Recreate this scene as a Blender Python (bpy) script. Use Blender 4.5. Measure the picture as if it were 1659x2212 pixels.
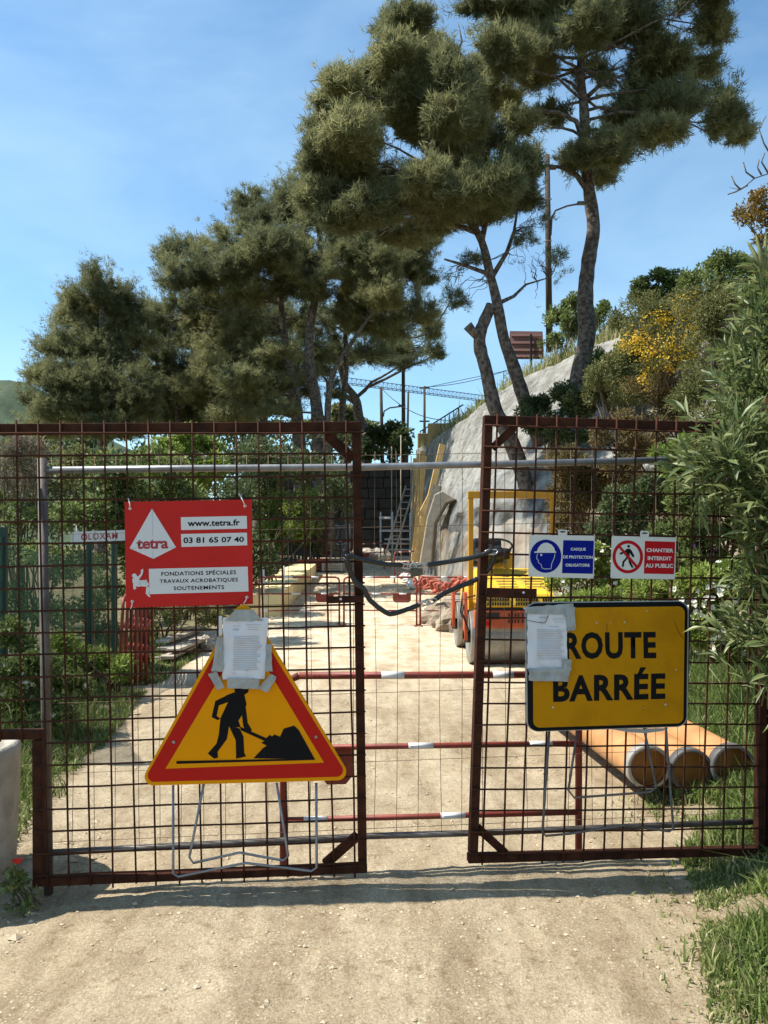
import bpy, bmesh, math, random
import numpy as np
from mathutils import Vector, Matrix, noise
from math import radians, sin, cos, pi

for o in list(bpy.data.objects):
    bpy.data.objects.remove(o)
SC = bpy.context.scene
COL = SC.collection
RNG = np.random.default_rng(7)
random.seed(7)

# ------------------------------------------------------------------ camera, sky, sun, exposure
F, CX, HY, EYE = 1661.0, 829.5, 1190.0, 1.5      # focal length, principal column, horizon row (photo 1659 x 2212)
cd = bpy.data.cameras.new('camera')
cam = bpy.data.objects.new('camera', cd)
COL.objects.link(cam)
cam.location = (0, 0, EYE)
cam.rotation_euler = (radians(90), 0, 0)
cd.sensor_width = 36
cd.lens = F / 2212 * 36
cd.shift_y = (HY - 1106) / 2212
cd.clip_start = 0.05
cd.clip_end = 5000
SC.camera = cam

SUN = Vector((-0.72, 0.018, 1.0)).normalized()
w = bpy.data.worlds.new('World')
SC.world = w
w.use_nodes = True
nt = w.node_tree
bg = nt.nodes['Background']
sky = nt.nodes.new('ShaderNodeTexSky')
sky.sky_type = 'NISHITA'
sky.sun_disc = False
sky.sun_elevation = math.asin(SUN.z)
sky.sun_rotation = math.atan2(SUN.x, SUN.y)
sky.air_density = 1.0
sky.dust_density = 0.6
sky.ozone_density = 1.9
# thin high cloud streaks all over the sky
tc = nt.nodes.new('ShaderNodeTexCoord')
mp = nt.nodes.new('ShaderNodeMapping')
mp.inputs['Scale'].default_value = (1.0, 1.0, 2.6)
nz = nt.nodes.new('ShaderNodeTexNoise')
nz.inputs['Scale'].default_value = 2.3
nz.inputs['Detail'].default_value = 6
nz.inputs['Roughness'].default_value = 0.55
nz.inputs['Distortion'].default_value = 0.4
rp = nt.nodes.new('ShaderNodeValToRGB')
rp.color_ramp.elements[0].position = 0.38
rp.color_ramp.elements[0].color = (0, 0, 0, 1)
rp.color_ramp.elements[1].position = 0.85
rp.color_ramp.elements[1].color = (0.55, 0.55, 0.55, 1)
mixs = nt.nodes.new('ShaderNodeMixRGB')
mixs.inputs['Color2'].default_value = (4.6, 5.1, 5.7, 1)
nt.links.new(tc.outputs['Generated'], mp.inputs['Vector'])
nt.links.new(mp.outputs['Vector'], nz.inputs['Vector'])
nt.links.new(nz.outputs['Fac'], rp.inputs['Fac'])
nt.links.new(rp.outputs['Color'], mixs.inputs['Fac'])
nt.links.new(sky.outputs['Color'], mixs.inputs['Color1'])
hs_ = nt.nodes.new('ShaderNodeHueSaturation')
hs_.inputs['Saturation'].default_value = 1.0
nt.links.new(mixs.outputs['Color'], hs_.inputs['Color'])
tn_ = nt.nodes.new('ShaderNodeMixRGB')
tn_.blend_type = 'MULTIPLY'
tn_.inputs['Fac'].default_value = 1.0
tn_.inputs['Color2'].default_value = (0.84, 1.06, 1.08, 1)
nt.links.new(hs_.outputs['Color'], tn_.inputs['Color1'])
nt.links.new(tn_.outputs['Color'], bg.inputs['Color'])
bg.inputs['Strength'].default_value = 0.102
sd = bpy.data.lights.new('sun', 'SUN')
sd.energy = 4.4
sd.angle = radians(0.53)
sd.color = (1.0, 0.95, 0.86)
so = bpy.data.objects.new('sun', sd)
COL.objects.link(so)
so.rotation_euler = SUN.to_track_quat('Z', 'Y').to_euler()
so.location = (-20, 5, 30)
SC.view_settings.view_transform = 'Standard'
SC.view_settings.look = 'None'
SC.view_settings.gamma = 1
SC.view_settings.exposure = 1.0
SC.cycles.max_bounces = 8
SC.cycles.transparent_max_bounces = 12

# ------------------------------------------------------------------ helpers
def V(*a):
    return Vector(a)

def P(x, y, Y):
    """photo pixel (1659 x 2212) -> world point at depth Y"""
    return Vector(((x - CX) / F * Y, Y, EYE + (HY - y) / F * Y))

def ray(x, y):
    return Vector(((x - CX) / F, 1.0, (HY - y) / F))

class Plane:
    """vertical (or tilted) plane through points; px() drops a photo pixel onto it, off metres towards the camera"""
    def __init__(s, a, b, up=Vector((0, 0, 1))):
        s.a = Vector(a)
        s.u = (Vector(b) - s.a).normalized()
        s.n = s.u.cross(up).normalized()
        if s.n.y > 0:
            s.n = -s.n
        s.up = up
    def px(s, x, y, off=0.0):
        r = ray(x, y)
        o = Vector((0, 0, EYE))
        q = s.a + s.n * off
        return o + r * ((q - o).dot(s.n) / r.dot(s.n))

def zoomer(x0, y0, k):
    return lambda p: ((x0 + p[0] / k) / 1.82278, (y0 + p[1] / k) / 1.82278)

def sst(a, b, x):
    t = min(1, max(0, (x - a) / (b - a)))
    return t * t * (3 - 2 * t)

def road_l(y):
    return np.interp(y, [1.5, 3.4, 5, 8.3, 12, 16, 26, 40, 200], [-2.3, -2.0, -2.15, -2.7, -2.9, -3.0, -3.0, -3.5, -3.5])

def road_r(y):
    return np.interp(y, [1.5, 2.4, 3.0, 3.6, 5, 8, 12, 20, 40, 200], [0.85, 1.08, 1.3, 1.5, 1.72, 2.6, 3.4, 3, 3, 3])

def hz(x, y):
    z = -0.05 - 0.045 * sst(-0.9, -1.6, x) * sst(4.6, 3.7, y)
    z += 0.085 * min(max(0, y - 17.5), 13) + 0.025 * min(max(0, y - 30.5), 60)
    l, r = float(road_l(y)), float(road_r(y))
    if x < l:
        z += 0.10 * sst(0, 0.8, l - x) - 0.6 * sst(10, 40, l - x)
    if x > r:
        z += 0.06 * sst(0, .5, x - r) + 0.22 * max(0, min(x - r - 0.6, 6))
    z += 0.02 * noise.noise((x * .8, y * .8, 0)) + 0.008 * noise.noise((x * 4, y * 4, 3))
    return z

def ground_px(x, y):
    """photo pixel -> point on the terrain"""
    r = ray(x, y)
    t = 1.0
    while t < 300:
        p = Vector((0, 0, EYE)) + r * t
        if p.z <= hz(p.x, p.y):
            return p
        t *= 1.004
    return p

def order_labels(objs, text, nouns=None):
    """number alike things by their place from left to right as the camera sees them"""
    W = ['first', 'second', 'third', 'fourth', 'fifth', 'sixth', 'seventh', 'eighth', 'ninth']
    objs = sorted(objs, key=lambda o: sum(((o.matrix_basis @ Vector(c)).x / (o.matrix_basis @ Vector(c)).y) for c in o.bound_box))
    for i, o in enumerate(objs):
        w_ = 'leftmost' if i == 0 else 'rightmost' if i == len(objs) - 1 else W[i] + ' from the left'
        o['label'] = text + ', ' + w_

def smooth(me):
    me.polygons.foreach_set('use_smooth', [True] * len(me.polygons))

class MB:
    """collects shapes in world space, builds ONE mesh object"""
    def __init__(s):
        s.v, s.f, s.sm = [], [], []
    def add(s, vs, fs, sm=False):
        n = len(s.v)
        s.v += [Vector(v) for v in vs]
        s.f += [tuple(i + n for i in f) for f in fs]
        s.sm += [sm] * len(fs)
        return s
    def box(s, c, d, m=None):
        c = Vector(c)
        hx, hy, hzz = d[0] / 2, d[1] / 2, d[2] / 2
        vs = [Vector((sx * hx, sy * hy, sz * hzz)) for sx in (-1, 1) for sy in (-1, 1) for sz in (-1, 1)]
        if m is not None:
            vs = [m @ v for v in vs]
        return s.add([c + v for v in vs], [(0, 1, 3, 2), (4, 6, 7, 5), (0, 4, 5, 1), (2, 3, 7, 6), (0, 2, 6, 4), (1, 5, 7, 3)])
    def hexa(s, q):
        """8 points: bottom ring 4, top ring 4"""
        return s.add(q, [(3, 2, 1, 0), (4, 5, 6, 7), (0, 1, 5, 4), (1, 2, 6, 5), (2, 3, 7, 6), (3, 0, 4, 7)])
    def bar(s, a, b, w, d, n):
        """square bar a->b, width w in the plane, depth d along n"""
        a, b, n = Vector(a), Vector(b), Vector(n).normalized()
        u = (b - a).normalized()
        t = u.cross(n).normalized()
        q = [e + t * (w / 2 * i) + n * (d / 2 * j) for e in (a, b) for i, j in ((-1, -1), (1, -1), (1, 1), (-1, 1))]
        return s.hexa(q)
    def tube(s, pts, r, seg=8, cap=True):
        pts = [Vector(p) for p in pts]
        if not isinstance(r, (list, tuple)):
            r = [r] * len(pts)
        rings = []
        ref = None
        for i, p in enumerate(pts):
            d = (pts[min(i + 1, len(pts) - 1)] - pts[max(i - 1, 0)])
            d = d.normalized() if d.length > 1e-9 else Vector((0, 0, 1))
            if ref is None:
                ref = d.orthogonal().normalized()
            ref = (ref - d * ref.dot(d))
            ref = ref.normalized() if ref.length > 1e-6 else d.orthogonal().normalized()
            b = d.cross(ref)
            rings.append([p + (ref * cos(2 * pi * k / seg) + b * sin(2 * pi * k / seg)) * r[i] for k in range(seg)])
        vs = [v for q in rings for v in q]
        fs = []
        for i in range(len(pts) - 1):
            for k in range(seg):
                k2 = (k + 1) % seg
                fs.append((i * seg + k, i * seg + k2, (i + 1) * seg + k2, (i + 1) * seg + k))
        s.add(vs, fs, True)
        if cap:
            n = len(s.v) - len(vs)
            s.f += [tuple(n + k for k in reversed(range(seg))), tuple(n + (len(pts) - 1) * seg + k for k in range(seg))]
            s.sm += [False, False]
        return s
    def prism(s, pts, vec):
        """polygon extruded along vec"""
        n = len(pts)
        vec = Vector(vec)
        vs = [Vector(p) for p in pts] + [Vector(p) + vec for p in pts]
        fs = [tuple(range(n)), tuple(range(2 * n - 1, n - 1, -1))] + [(i, i + n, (i + 1) % n + n, (i + 1) % n) for i in range(n)]
        return s.add(vs, fs)
    def poly(s, pts):
        return s.add(pts, [tuple(range(len(pts)))])
    def grid(s, fn, nu, nv, sm=True):
        vs = [fn(i / nu, j / nv) for j in range(nv + 1) for i in range(nu + 1)]
        fs = [(j * (nu + 1) + i, j * (nu + 1) + i + 1, (j + 1) * (nu + 1) + i + 1, (j + 1) * (nu + 1) + i) for j in range(nv) for i in range(nu)]
        return s.add(vs, fs, sm)
    def lathe(s, c, prof, seg=24):
        """profile [(r,z)] turned about z at c"""
        c = Vector(c)
        vs = [c + Vector((r * cos(2 * pi * k / seg), r * sin(2 * pi * k / seg), z)) for r, z in prof for k in range(seg)]
        fs = [(i * seg + k, i * seg + (k + 1) % seg, (i + 1) * seg + (k + 1) % seg, (i + 1) * seg + k) for i in range(len(prof) - 1) for k in range(seg)]
        return s.add(vs, fs, True)
    def build(s, name, mat, parent=None, bevel=0, recalc=True):
        root = rootloc(parent)
        me = bpy.data.meshes.new(name)
        me.from_pydata([v - root for v in s.v], [], s.f)
        me.polygons.foreach_set('use_smooth', s.sm)
        if recalc:
            bm = bmesh.new()
            bm.from_mesh(me)
            bmesh.ops.recalc_face_normals(bm, faces=bm.faces)
            bm.to_mesh(me)
            bm.free()
        me.materials.append(mat)
        o = bpy.data.objects.new(name, me)
        COL.objects.link(o)
        if parent:
            o.parent = parent
        if bevel:
            md = o.modifiers.new('bevel', 'BEVEL')
            md.width = bevel
            md.segments = 2
            md.limit_method = 'ANGLE'
        return o

def rootloc(parent):
    v = Vector((0, 0, 0))
    while parent is not None:
        v = v + parent.location
        parent = parent.parent
    return v

def tag(o, label=None, cat=None, group=None, kind=None):
    if label: o['label'] = label
    if cat: o['category'] = cat
    if group: o['group'] = group
    if kind: o['kind'] = kind
    return o

def thing(name, label, cat, loc, group=None):
    o = bpy.data.objects.new(name, None)
    COL.objects.link(o)
    o.location = loc
    o.empty_display_size = 0.1
    return tag(o, label, cat, group)

_unit = {}
def rod(name, a, b, r, mat, parent=None, seg=6):
    """straight round bar sharing one unit mesh per material"""
    key = (mat.name, seg)
    if key not in _unit:
        m = MB().tube([(0, 0, 0), (0, 0, 1)], 1, seg)
        me = bpy.data.meshes.new('rod')
        me.from_pydata([tuple(v) for v in m.v], [], m.f)
        me.polygons.foreach_set('use_smooth', m.sm)
        me.materials.append(mat)
        _unit[key] = me
    o = bpy.data.objects.new(name, _unit[key])
    COL.objects.link(o)
    a, b = Vector(a), Vector(b)
    d = b - a
    if parent:
        o.parent = parent
    o.location = a - rootloc(parent)
    o.rotation_mode = 'QUATERNION'
    o.rotation_quaternion = d.to_track_quat('Z', 'Y')
    o.scale = (r, r, d.length)
    return o

def np_mesh(name, verts, faces, mat, parent=None, tint=None, flat=True):
    """big mesh from arrays; faces (M,k)"""
    root = rootloc(parent)
    verts = np.asarray(verts, np.float32) - np.array(root, np.float32)
    faces = np.asarray(faces, np.int32)
    me = bpy.data.meshes.new(name)
    me.vertices.add(len(verts))
    me.vertices.foreach_set('co', verts.ravel())
    M, k = faces.shape
    me.loops.add(M * k)
    me.loops.foreach_set('vertex_index', faces.ravel())
    me.polygons.add(M)
    me.polygons.foreach_set('loop_start', np.arange(0, M * k, k, dtype=np.int32))
    me.update(calc_edges=True)
    if tint is not None:
        at = me.attributes.new('tint', 'FLOAT', 'POINT')
        at.data.foreach_set('value', np.asarray(tint, np.float32))
    me.materials.append(mat)
    o = bpy.data.objects.new(name, me)
    COL.objects.link(o)
    if parent:
        o.parent = parent
    return o

# ------------------------------------------------------------------ materials
def rgb(c):
    return (c[0], c[1], c[2], 1)

def mat(name, col, rough=0.6, metal=0.0, var=0.0, vscale=8.0, col2=None, bump=0.0, bscale=40.0, spec=0.4, thresh=(0.35, 0.65)):
    m = bpy.data.materials.new(name)
    m.use_nodes = True
    t = m.node_tree
    b = t.nodes['Principled BSDF']
    b.inputs['Roughness'].default_value = rough
    b.inputs['Metallic'].default_value = metal
    b.inputs['Specular IOR Level'].default_value = spec
    if var or col2:
        c2 = col2 or tuple(c * (1 - var) for c in col)
        tcn = t.nodes.new('ShaderNodeTexCoord')
        n = t.nodes.new('ShaderNodeTexNoise')
        n.inputs['Scale'].default_value = vscale
        n.inputs['Detail'].default_value = 6
        n.inputs['Roughness'].default_value = 0.62
        r = t.nodes.new('ShaderNodeValToRGB')
        r.color_ramp.elements[0].position = thresh[0]
        r.color_ramp.elements[1].position = thresh[1]
        r.color_ramp.elements[0].color = rgb(col)
        r.color_ramp.elements[1].color = rgb(c2)
        t.links.new(tcn.outputs['Object'], n.inputs['Vector'])
        t.links.new(n.outputs['Fac'], r.inputs['Fac'])
        t.links.new(r.outputs['Color'], b.inputs['Base Color'])
    else:
        b.inputs['Base Color'].default_value = rgb(col)
    if bump:
        tcn = t.nodes.new('ShaderNodeTexCoord')
        n = t.nodes.new('ShaderNodeTexNoise')
        n.inputs['Scale'].default_value = bscale
        n.inputs['Detail'].default_value = 8
        bp = t.nodes.new('ShaderNodeBump')
        bp.inputs['Strength'].default_value = bump
        bp.inputs['Distance'].default_value = 0.02
        t.links.new(tcn.outputs['Object'], n.inputs['Vector'])
        t.links.new(n.outputs['Fac'], bp.inputs['Height'])
        t.links.new(bp.outputs['Normal'], b.inputs['Normal'])
    return m

def leafmat(name, cols, trans=0.35, rough=0.55, spec=0.25):
    """leaf colours picked by the per-leaf tint value, some light passes through"""
    m = bpy.data.materials.new(name)
    m.use_nodes = True
    t = m.node_tree
    b = t.nodes['Principled BSDF']
    out = t.nodes['Material Output']
    at = t.nodes.new('ShaderNodeAttribute')
    at.attribute_name = 'tint'
    r = t.nodes.new('ShaderNodeValToRGB')
    el = r.color_ramp.elements
    while len(el) < len(cols):
        el.new(0.5)
    for i, c in enumerate(cols):
        el[i].position = i / max(1, len(cols) - 1)
        el[i].color = rgb(c)
    t.links.new(at.outputs['Fac'], r.inputs['Fac'])
    t.links.new(r.outputs['Color'], b.inputs['Base Color'])
    b.inputs['Roughness'].default_value = rough
    b.inputs['Specular IOR Level'].default_value = spec
    tr = t.nodes.new('ShaderNodeBsdfTranslucent')
    mx = t.nodes.new('ShaderNodeMixShader')
    mx.inputs['Fac'].default_value = trans
    t.links.new(r.outputs['Color'], tr.inputs['Color'])
    t.links.new(b.outputs['BSDF'], mx.inputs[1])
    t.links.new(tr.outputs['BSDF'], mx.inputs[2])
    t.links.new(mx.outputs['Shader'], out.inputs['Surface'])
    return m

M = {}
M['rust'] = mat('rust', (0.062, 0.022, 0.012), 0.85, 0, col2=(0.026, 0.011, 0.007), vscale=14, bump=0.25, bscale=120, spec=0.1)
M['rustwire'] = mat('rustwire', (0.070, 0.026, 0.014), 0.85, 0, col2=(0.032, 0.014, 0.009), vscale=9, spec=0.1)
M['galv'] = mat('galvanised', (0.30, 0.30, 0.31), 0.5, 0.75, var=0.35, vscale=12, bump=0.05)
M['galvold'] = mat('galvanised_old', (0.17, 0.155, 0.14), 0.65, 0.5, col2=(0.09, 0.07, 0.06), vscale=10, bump=0.08)
M['thinwire'] = mat('thin_wire', (0.12, 0.095, 0.07), 0.6, 0.5, col2=(0.15, 0.09, 0.05), vscale=5)
M['concrete'] = mat('concrete', (0.42, 0.395, 0.34), 0.9, col2=(0.27, 0.25, 0.21), vscale=7, bump=0.4, bscale=60)
M['signyellow'] = mat('sign_yellow', (0.70, 0.270, 0.002), 0.45, var=0.10, vscale=5, thresh=(0.4, 0.75), spec=0.06)
M['signyellow_old'] = mat('sign_yellow_worn', (0.46, 0.205, 0.003), 0.5, col2=(0.35, 0.145, 0.004), vscale=9, thresh=(0.45, 0.8), spec=0.06)
M['signred'] = mat('sign_red', (0.42, 0.015, 0.010), 0.45, spec=0.06)
M['boardred'] = mat('board_red', (0.50, 0.026, 0.022), 0.5, var=0.1, vscale=6, spec=0.06)
M['prohibred'] = mat('prohibition_red', (0.40, 0.009, 0.015), 0.45, spec=0.06)
M['signblue'] = mat('sign_blue', (0.003, 0.010, 0.20), 0.45, spec=0.06)
M['black'] = mat('black_print', (0.004, 0.004, 0.005), 0.6, spec=0.12)
M['whiteprint'] = mat('white_print', (0.60, 0.60, 0.60), 0.5, spec=0.06)
M['whiteplate'] = mat('white_plate', (0.60, 0.60, 0.58), 0.45, var=0.06, vscale=5, spec=0.06)
M['lettering_red'] = mat('lettering_red', (0.33, 0.02, 0.03), 0.5)
M['aluback'] = mat('sign_edge', (0.33, 0.34, 0.35), 0.5, 0.5)
M['paper'] = mat('paper', (0.62, 0.62, 0.66), 0.35, var=0.05, vscale=10, spec=0.5)
M['ink'] = mat('faded_ink', (0.42, 0.42, 0.46), 0.5)
M['stain'] = mat('rust_stain', (0.50, 0.41, 0.28), 0.5)
M['tape'] = mat('duct_tape', (0.34, 0.355, 0.35), 0.32, 0.15, var=0.3, vscale=20, bump=0.2, bscale=50, spec=0.6)
M['ziptie'] = mat('white_cord', (0.75, 0.66, 0.60), 0.5)
M['redpaint'] = mat('barrier_red', (0.27, 0.045, 0.028), 0.55, col2=(0.15, 0.030, 0.020), vscale=6, bump=0.05)
M['whitepaint'] = mat('barrier_white', (0.66, 0.64, 0.63), 0.5, var=0.15, vscale=10)
M['blacksleeve'] = mat('black_sleeve', (0.012, 0.012, 0.013), 0.3, 0, bump=0.18, bscale=30, spec=0.5)
M['chain'] = mat('chain_steel', (0.5, 0.48, 0.44), 0.35, 0.9)
M['brass'] = mat('padlock_body', (0.10, 0.09, 0.06), 0.4, 0.6, var=0.2)
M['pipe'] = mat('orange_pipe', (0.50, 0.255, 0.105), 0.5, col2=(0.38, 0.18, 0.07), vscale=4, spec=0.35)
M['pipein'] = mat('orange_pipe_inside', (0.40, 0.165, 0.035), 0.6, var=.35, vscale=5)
M['pipecollar'] = mat('grey_collar', (0.11, 0.105, 0.10), 0.6, var=0.3)
M['collarwhite'] = mat('pale_collar', (0.36, 0.33, 0.29), 0.6, var=0.3)
M['bark'] = mat('pine_bark', (0.150, 0.120, 0.098), 0.95, col2=(0.050, 0.036, 0.028), vscale=11, bump=1.0, bscale=14, thresh=(0.42, 0.58))
M['barkgrey'] = mat('grey_bark', (0.17, 0.14, 0.115), 0.95, col2=(0.06, 0.048, 0.04), vscale=10, bump=1.0, bscale=14, thresh=(0.42, 0.58))
M['stem'] = mat('stem', (0.13, 0.095, 0.055), 0.9, var=0.4)
M['stemgreen'] = mat('green_stem', (0.16, 0.17, 0.06), 0.8, var=0.3)
M['wood'] = mat('new_timber', (0.70, 0.48, 0.20), 0.7, col2=(0.56, 0.34, 0.12), vscale=6)
M['woodgrey'] = mat('weathered_timber', (0.40, 0.35, 0.28), 0.85, col2=(0.28, 0.24, 0.19), vscale=8)
M['rollyellow'] = mat('roller_yellow', (0.72, 0.44, 0.03), 0.5, col2=(0.52, 0.31, 0.05), vscale=5, thresh=(0.45, 0.7))
M['rollorange'] = mat('roller_orange', (0.52, 0.095, 0.030), 0.55, var=0.35, vscale=6)
M['rollframe'] = mat('rollbar_yellow', (0.50, 0.235, 0.010), 0.5, var=0.1)
M['steel'] = mat('worn_steel', (0.30, 0.30, 0.28), 0.45, 0.55, col2=(0.22, 0.20, 0.17), vscale=6, bump=0.05)
M['blackplastic'] = mat('black_plastic', (0.015, 0.015, 0.016), 0.4)
M['darkgreen'] = mat('green_post', (0.008, 0.035, 0.022), 0.55)
M['pole'] = mat('wooden_pole', (0.065, 0.045, 0.032), 0.9, col2=(0.035, 0.026, 0.02), vscale=5)
M['metaldark'] = mat('dark_metal', (0.035, 0.035, 0.04), 0.6, 0.3)
M['brownpanel'] = mat('brown_panel', (0.16, 0.075, 0.065), 0.6, var=0.15)
M['craneblue'] = mat('crane_paint', (0.10, 0.16, 0.22), 0.6)
M['hose'] = mat('orange_hose', (0.42, 0.10, 0.055), 0.7, var=0.35)
M['ochre'] = mat('ochre_masonry', (0.40, 0.28, 0.13), 0.9, var=0.3, vscale=6, bump=0.3)
M['blockconc'] = mat('yellow_concrete', (0.70, 0.58, 0.31), 0.9, col2=(0.60, 0.48, 0.24), vscale=3, bump=0.2)
M['stone'] = mat('pale_stone', (0.46, 0.40, 0.32), 0.9, col2=(0.33, 0.28, 0.22), vscale=6, bump=0.5)
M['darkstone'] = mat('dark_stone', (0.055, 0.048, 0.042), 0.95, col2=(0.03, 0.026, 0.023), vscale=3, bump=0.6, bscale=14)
M['pebble'] = mat('pebble', (0.52, 0.42, 0.29), 0.9, col2=(0.36, 0.28, 0.19), vscale=3)
M['poppy'] = mat('poppy_red', (0.75, 0.03, 0.01), 0.6)
M['whiteflower'] = leafmat('white_petal', [(0.75, 0.74, 0.66), (0.80, 0.78, 0.62)], 0.3)
M['pinkflower'] = leafmat('pink_petal', [(0.45, 0.16, 0.45), (0.55, 0.25, 0.55)], 0.3)
M['yellowflower'] = leafmat('yellow_petal', [(0.60, 0.36, 0.015), (0.72, 0.50, 0.05)], 0.3)
M['pine'] = leafmat('pine_needle', [(0.100, 0.112, 0.056), (0.195, 0.202, 0.094), (0.315, 0.305, 0.145)], 0.5, 0.6, 0.15)
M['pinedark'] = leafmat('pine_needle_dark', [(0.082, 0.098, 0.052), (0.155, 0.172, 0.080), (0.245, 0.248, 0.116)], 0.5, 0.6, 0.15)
M['oleander'] = leafmat('oleander_leaf', [(0.065, 0.100, 0.030), (0.130, 0.170, 0.056), (0.26, 0.29, 0.125)], 0.35, 0.42, 0.45)
M['shrubgreen'] = leafmat('shrub_leaf', [(0.085, 0.118, 0.036), (0.150, 0.192, 0.056), (0.245, 0.285, 0.098)], 0.42, 0.5)
M['shrubbright'] = leafmat('bright_leaf', [(0.130, 0.185, 0.036), (0.215, 0.285, 0.056), (0.33, 0.38, 0.100)], 0.45, 0.5)
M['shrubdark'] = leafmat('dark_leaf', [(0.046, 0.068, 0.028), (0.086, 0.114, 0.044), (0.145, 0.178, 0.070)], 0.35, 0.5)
M['shrubolive'] = leafmat('olive_leaf', [(0.100, 0.112, 0.040), (0.170, 0.176, 0.062), (0.26, 0.25, 0.105)], 0.4, 0.55)
M['shrubbrown'] = leafmat('brown_leaf', [(0.100, 0.088, 0.036), (0.175, 0.128, 0.050), (0.23, 0.19, 0.08)], 0.4, 0.6)
M['rustleaf'] = leafmat('russet_leaf', [(0.16, 0.09, 0.025), (0.24, 0.15, 0.03), (0.18, 0.17, 0.05)], 0.35, 0.6)
M['dryleaf'] = leafmat('dry_twig_leaf', [(0.22, 0.18, 0.13), (0.30, 0.26, 0.20), (0.17, 0.16, 0.09)], 0.2, 0.8)
M['grass'] = leafmat('grass_blade', [(0.085, 0.135, 0.028), (0.150, 0.205, 0.050), (0.28, 0.29, 0.11), (0.52, 0.45, 0.27)], 0.35, 0.5)

def ground_material():
    m = bpy.data.materials.new('packed_earth')
    m.use_nodes = True
    t = m.node_tree
    b = t.nodes['Principled BSDF']
    b.inputs['Roughness'].default_value = 0.95
    b.inputs['Specular IOR Level'].default_value = 0.15
    g = t.nodes.new('ShaderNodeNewGeometry')
    def nz(scale, detail=6, rough=0.6, dist=0.0):
        n = t.nodes.new('ShaderNodeTexNoise')
        n.inputs['Scale'].default_value = scale
        n.inputs['Detail'].default_value = detail
        n.inputs['Roughness'].default_value = rough
        n.inputs['Distortion'].default_value = dist
        t.links.new(g.outputs['Position'], n.inputs['Vector'])
        return n
    def ramp(n, a, ca, bb, cb):
        r = t.nodes.new('ShaderNodeValToRGB')
        r.color_ramp.elements[0].position = a
        r.color_ramp.elements[1].position = bb
        r.color_ramp.elements[0].color = rgb(ca)
        r.color_ramp.elements[1].color = rgb(cb)
        t.links.new(n.outputs[0], r.inputs['Fac'])
        return r
    def mix(a, bb, f, kind='MIX', fac=1.0):
        x = t.nodes.new('ShaderNodeMixRGB')
        x.blend_type = kind
        if f is None:
            x.inputs['Fac'].default_value = fac
        else:
            t.links.new(f, x.inputs['Fac'])
        t.links.new(a, x.inputs['Color1'])
        t.links.new(bb, x.inputs['Color2'])
        return x
    big = ramp(nz(0.55, 4, 0.5, 0.6), 0.36, (0.430, 0.350, 0.243), 0.66, (0.520, 0.440, 0.325))
    mid = ramp(nz(5, 6, 0.65), 0.38, (0.72, 0.70, 0.66), 0.60, (1.0, 1.0, 1.0))
    fine = ramp(nz(85, 5, 0.8), 0.38, (0.58, 0.54, 0.48), 0.60, (1.08, 1.07, 1.05))
    c = mix(big.outputs['Color'], mid.outputs['Color'], None, 'MULTIPLY', 0.65)
    c = mix(c.outputs['Color'], fine.outputs['Color'], None, 'MULTIPLY', 0.8)
    # darker damp streaks along the wheel tracks
    mpn = t.nodes.new('ShaderNodeMapping')
    mpn.inputs['Scale'].default_value = (2.6, 0.45, 1)
    t.links.new(g.outputs['Position'], mpn.inputs['Vector'])
    ns = t.nodes.new('ShaderNodeTexNoise')
    ns.inputs['Scale'].default_value = 1.3
    ns.inputs['Detail'].default_value = 7
    ns.inputs['Roughness'].default_value = 0.68
    ns.inputs['Distortion'].default_value = 0.5
    t.links.new(mpn.outputs['Vector'], ns.inputs['Vector'])
    st = ramp(ns, 0.40, (0.74, 0.70, 0.64), 0.56, (1.04, 1.03, 1.0))
    c = mix(c.outputs['Color'], st.outputs['Color'], None, 'MULTIPLY', 0.85)
    clod = ramp(nz(17, 5, 0.7), 0.53, (1, 1, 1), 0.66, (0.66, 0.60, 0.53))
    c = mix(c.outputs['Color'], clod.outputs['Color'], None, 'MULTIPLY', 0.75)
    # pale grit
    vo = t.nodes.new('ShaderNodeTexVoronoi')
    vo.inputs['Scale'].default_value = 48
    t.links.new(g.outputs['Position'], vo.inputs['Vector'])
    gr = ramp(vo, 0.16, (1, 1, 1), 0.30, (0, 0, 0))
    gm = ramp(nz(3.2, 5, 0.7), 0.44, (0, 0, 0), 0.66, (1, 1, 1))
    gf = mix(gr.outputs['Color'], gm.outputs['Color'], None, 'MULTIPLY')
    gc = t.nodes.new('ShaderNodeRGB')
    gc.outputs[0].default_value = (0.62, 0.53, 0.38, 1)
    c = mix(c.outputs['Color'], gc.outputs[0], gf.outputs['Color'])
    # pale crushed limestone laid from the roller onwards
    sx = t.nodes.new('ShaderNodeSeparateXYZ')
    t.links.new(g.outputs['Position'], sx.inputs['Vector'])
    wob = nz(0.8, 4, 0.6)
    ma = t.nodes.new('ShaderNodeMath')
    ma.operation = 'MULTIPLY_ADD'
    ma.inputs[1].default_value = 5.0
    t.links.new(wob.outputs['Fac'], ma.inputs[0])
    t.links.new(sx.outputs['Y'], ma.inputs[2])
    mr = t.nodes.new('ShaderNodeMapRange')
    mr.inputs['From Min'].default_value = 10.0
    mr.inputs['From Max'].default_value = 13.5
    mr.inputs['To Max'].default_value = 0.85
    t.links.new(ma.outputs[0], mr.inputs['Value'])
    lime0 = ramp(nz(2.6, 7, 0.7, 0.4), 0.38, (0.46, 0.35, 0.235), 0.58, (0.70, 0.59, 0.44))
    lime = mix(lime0.outputs['Color'], st.outputs['Color'], None, 'MULTIPLY', 0.7)
    c = mix(c.outputs['Color'], lime.outputs['Color'], mr.outputs['Result'])
    # soil under the verges: x beyond the track edges
    at = t.nodes.new('ShaderNodeAttribute')
    at.attribute_name = 'tint'
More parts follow.
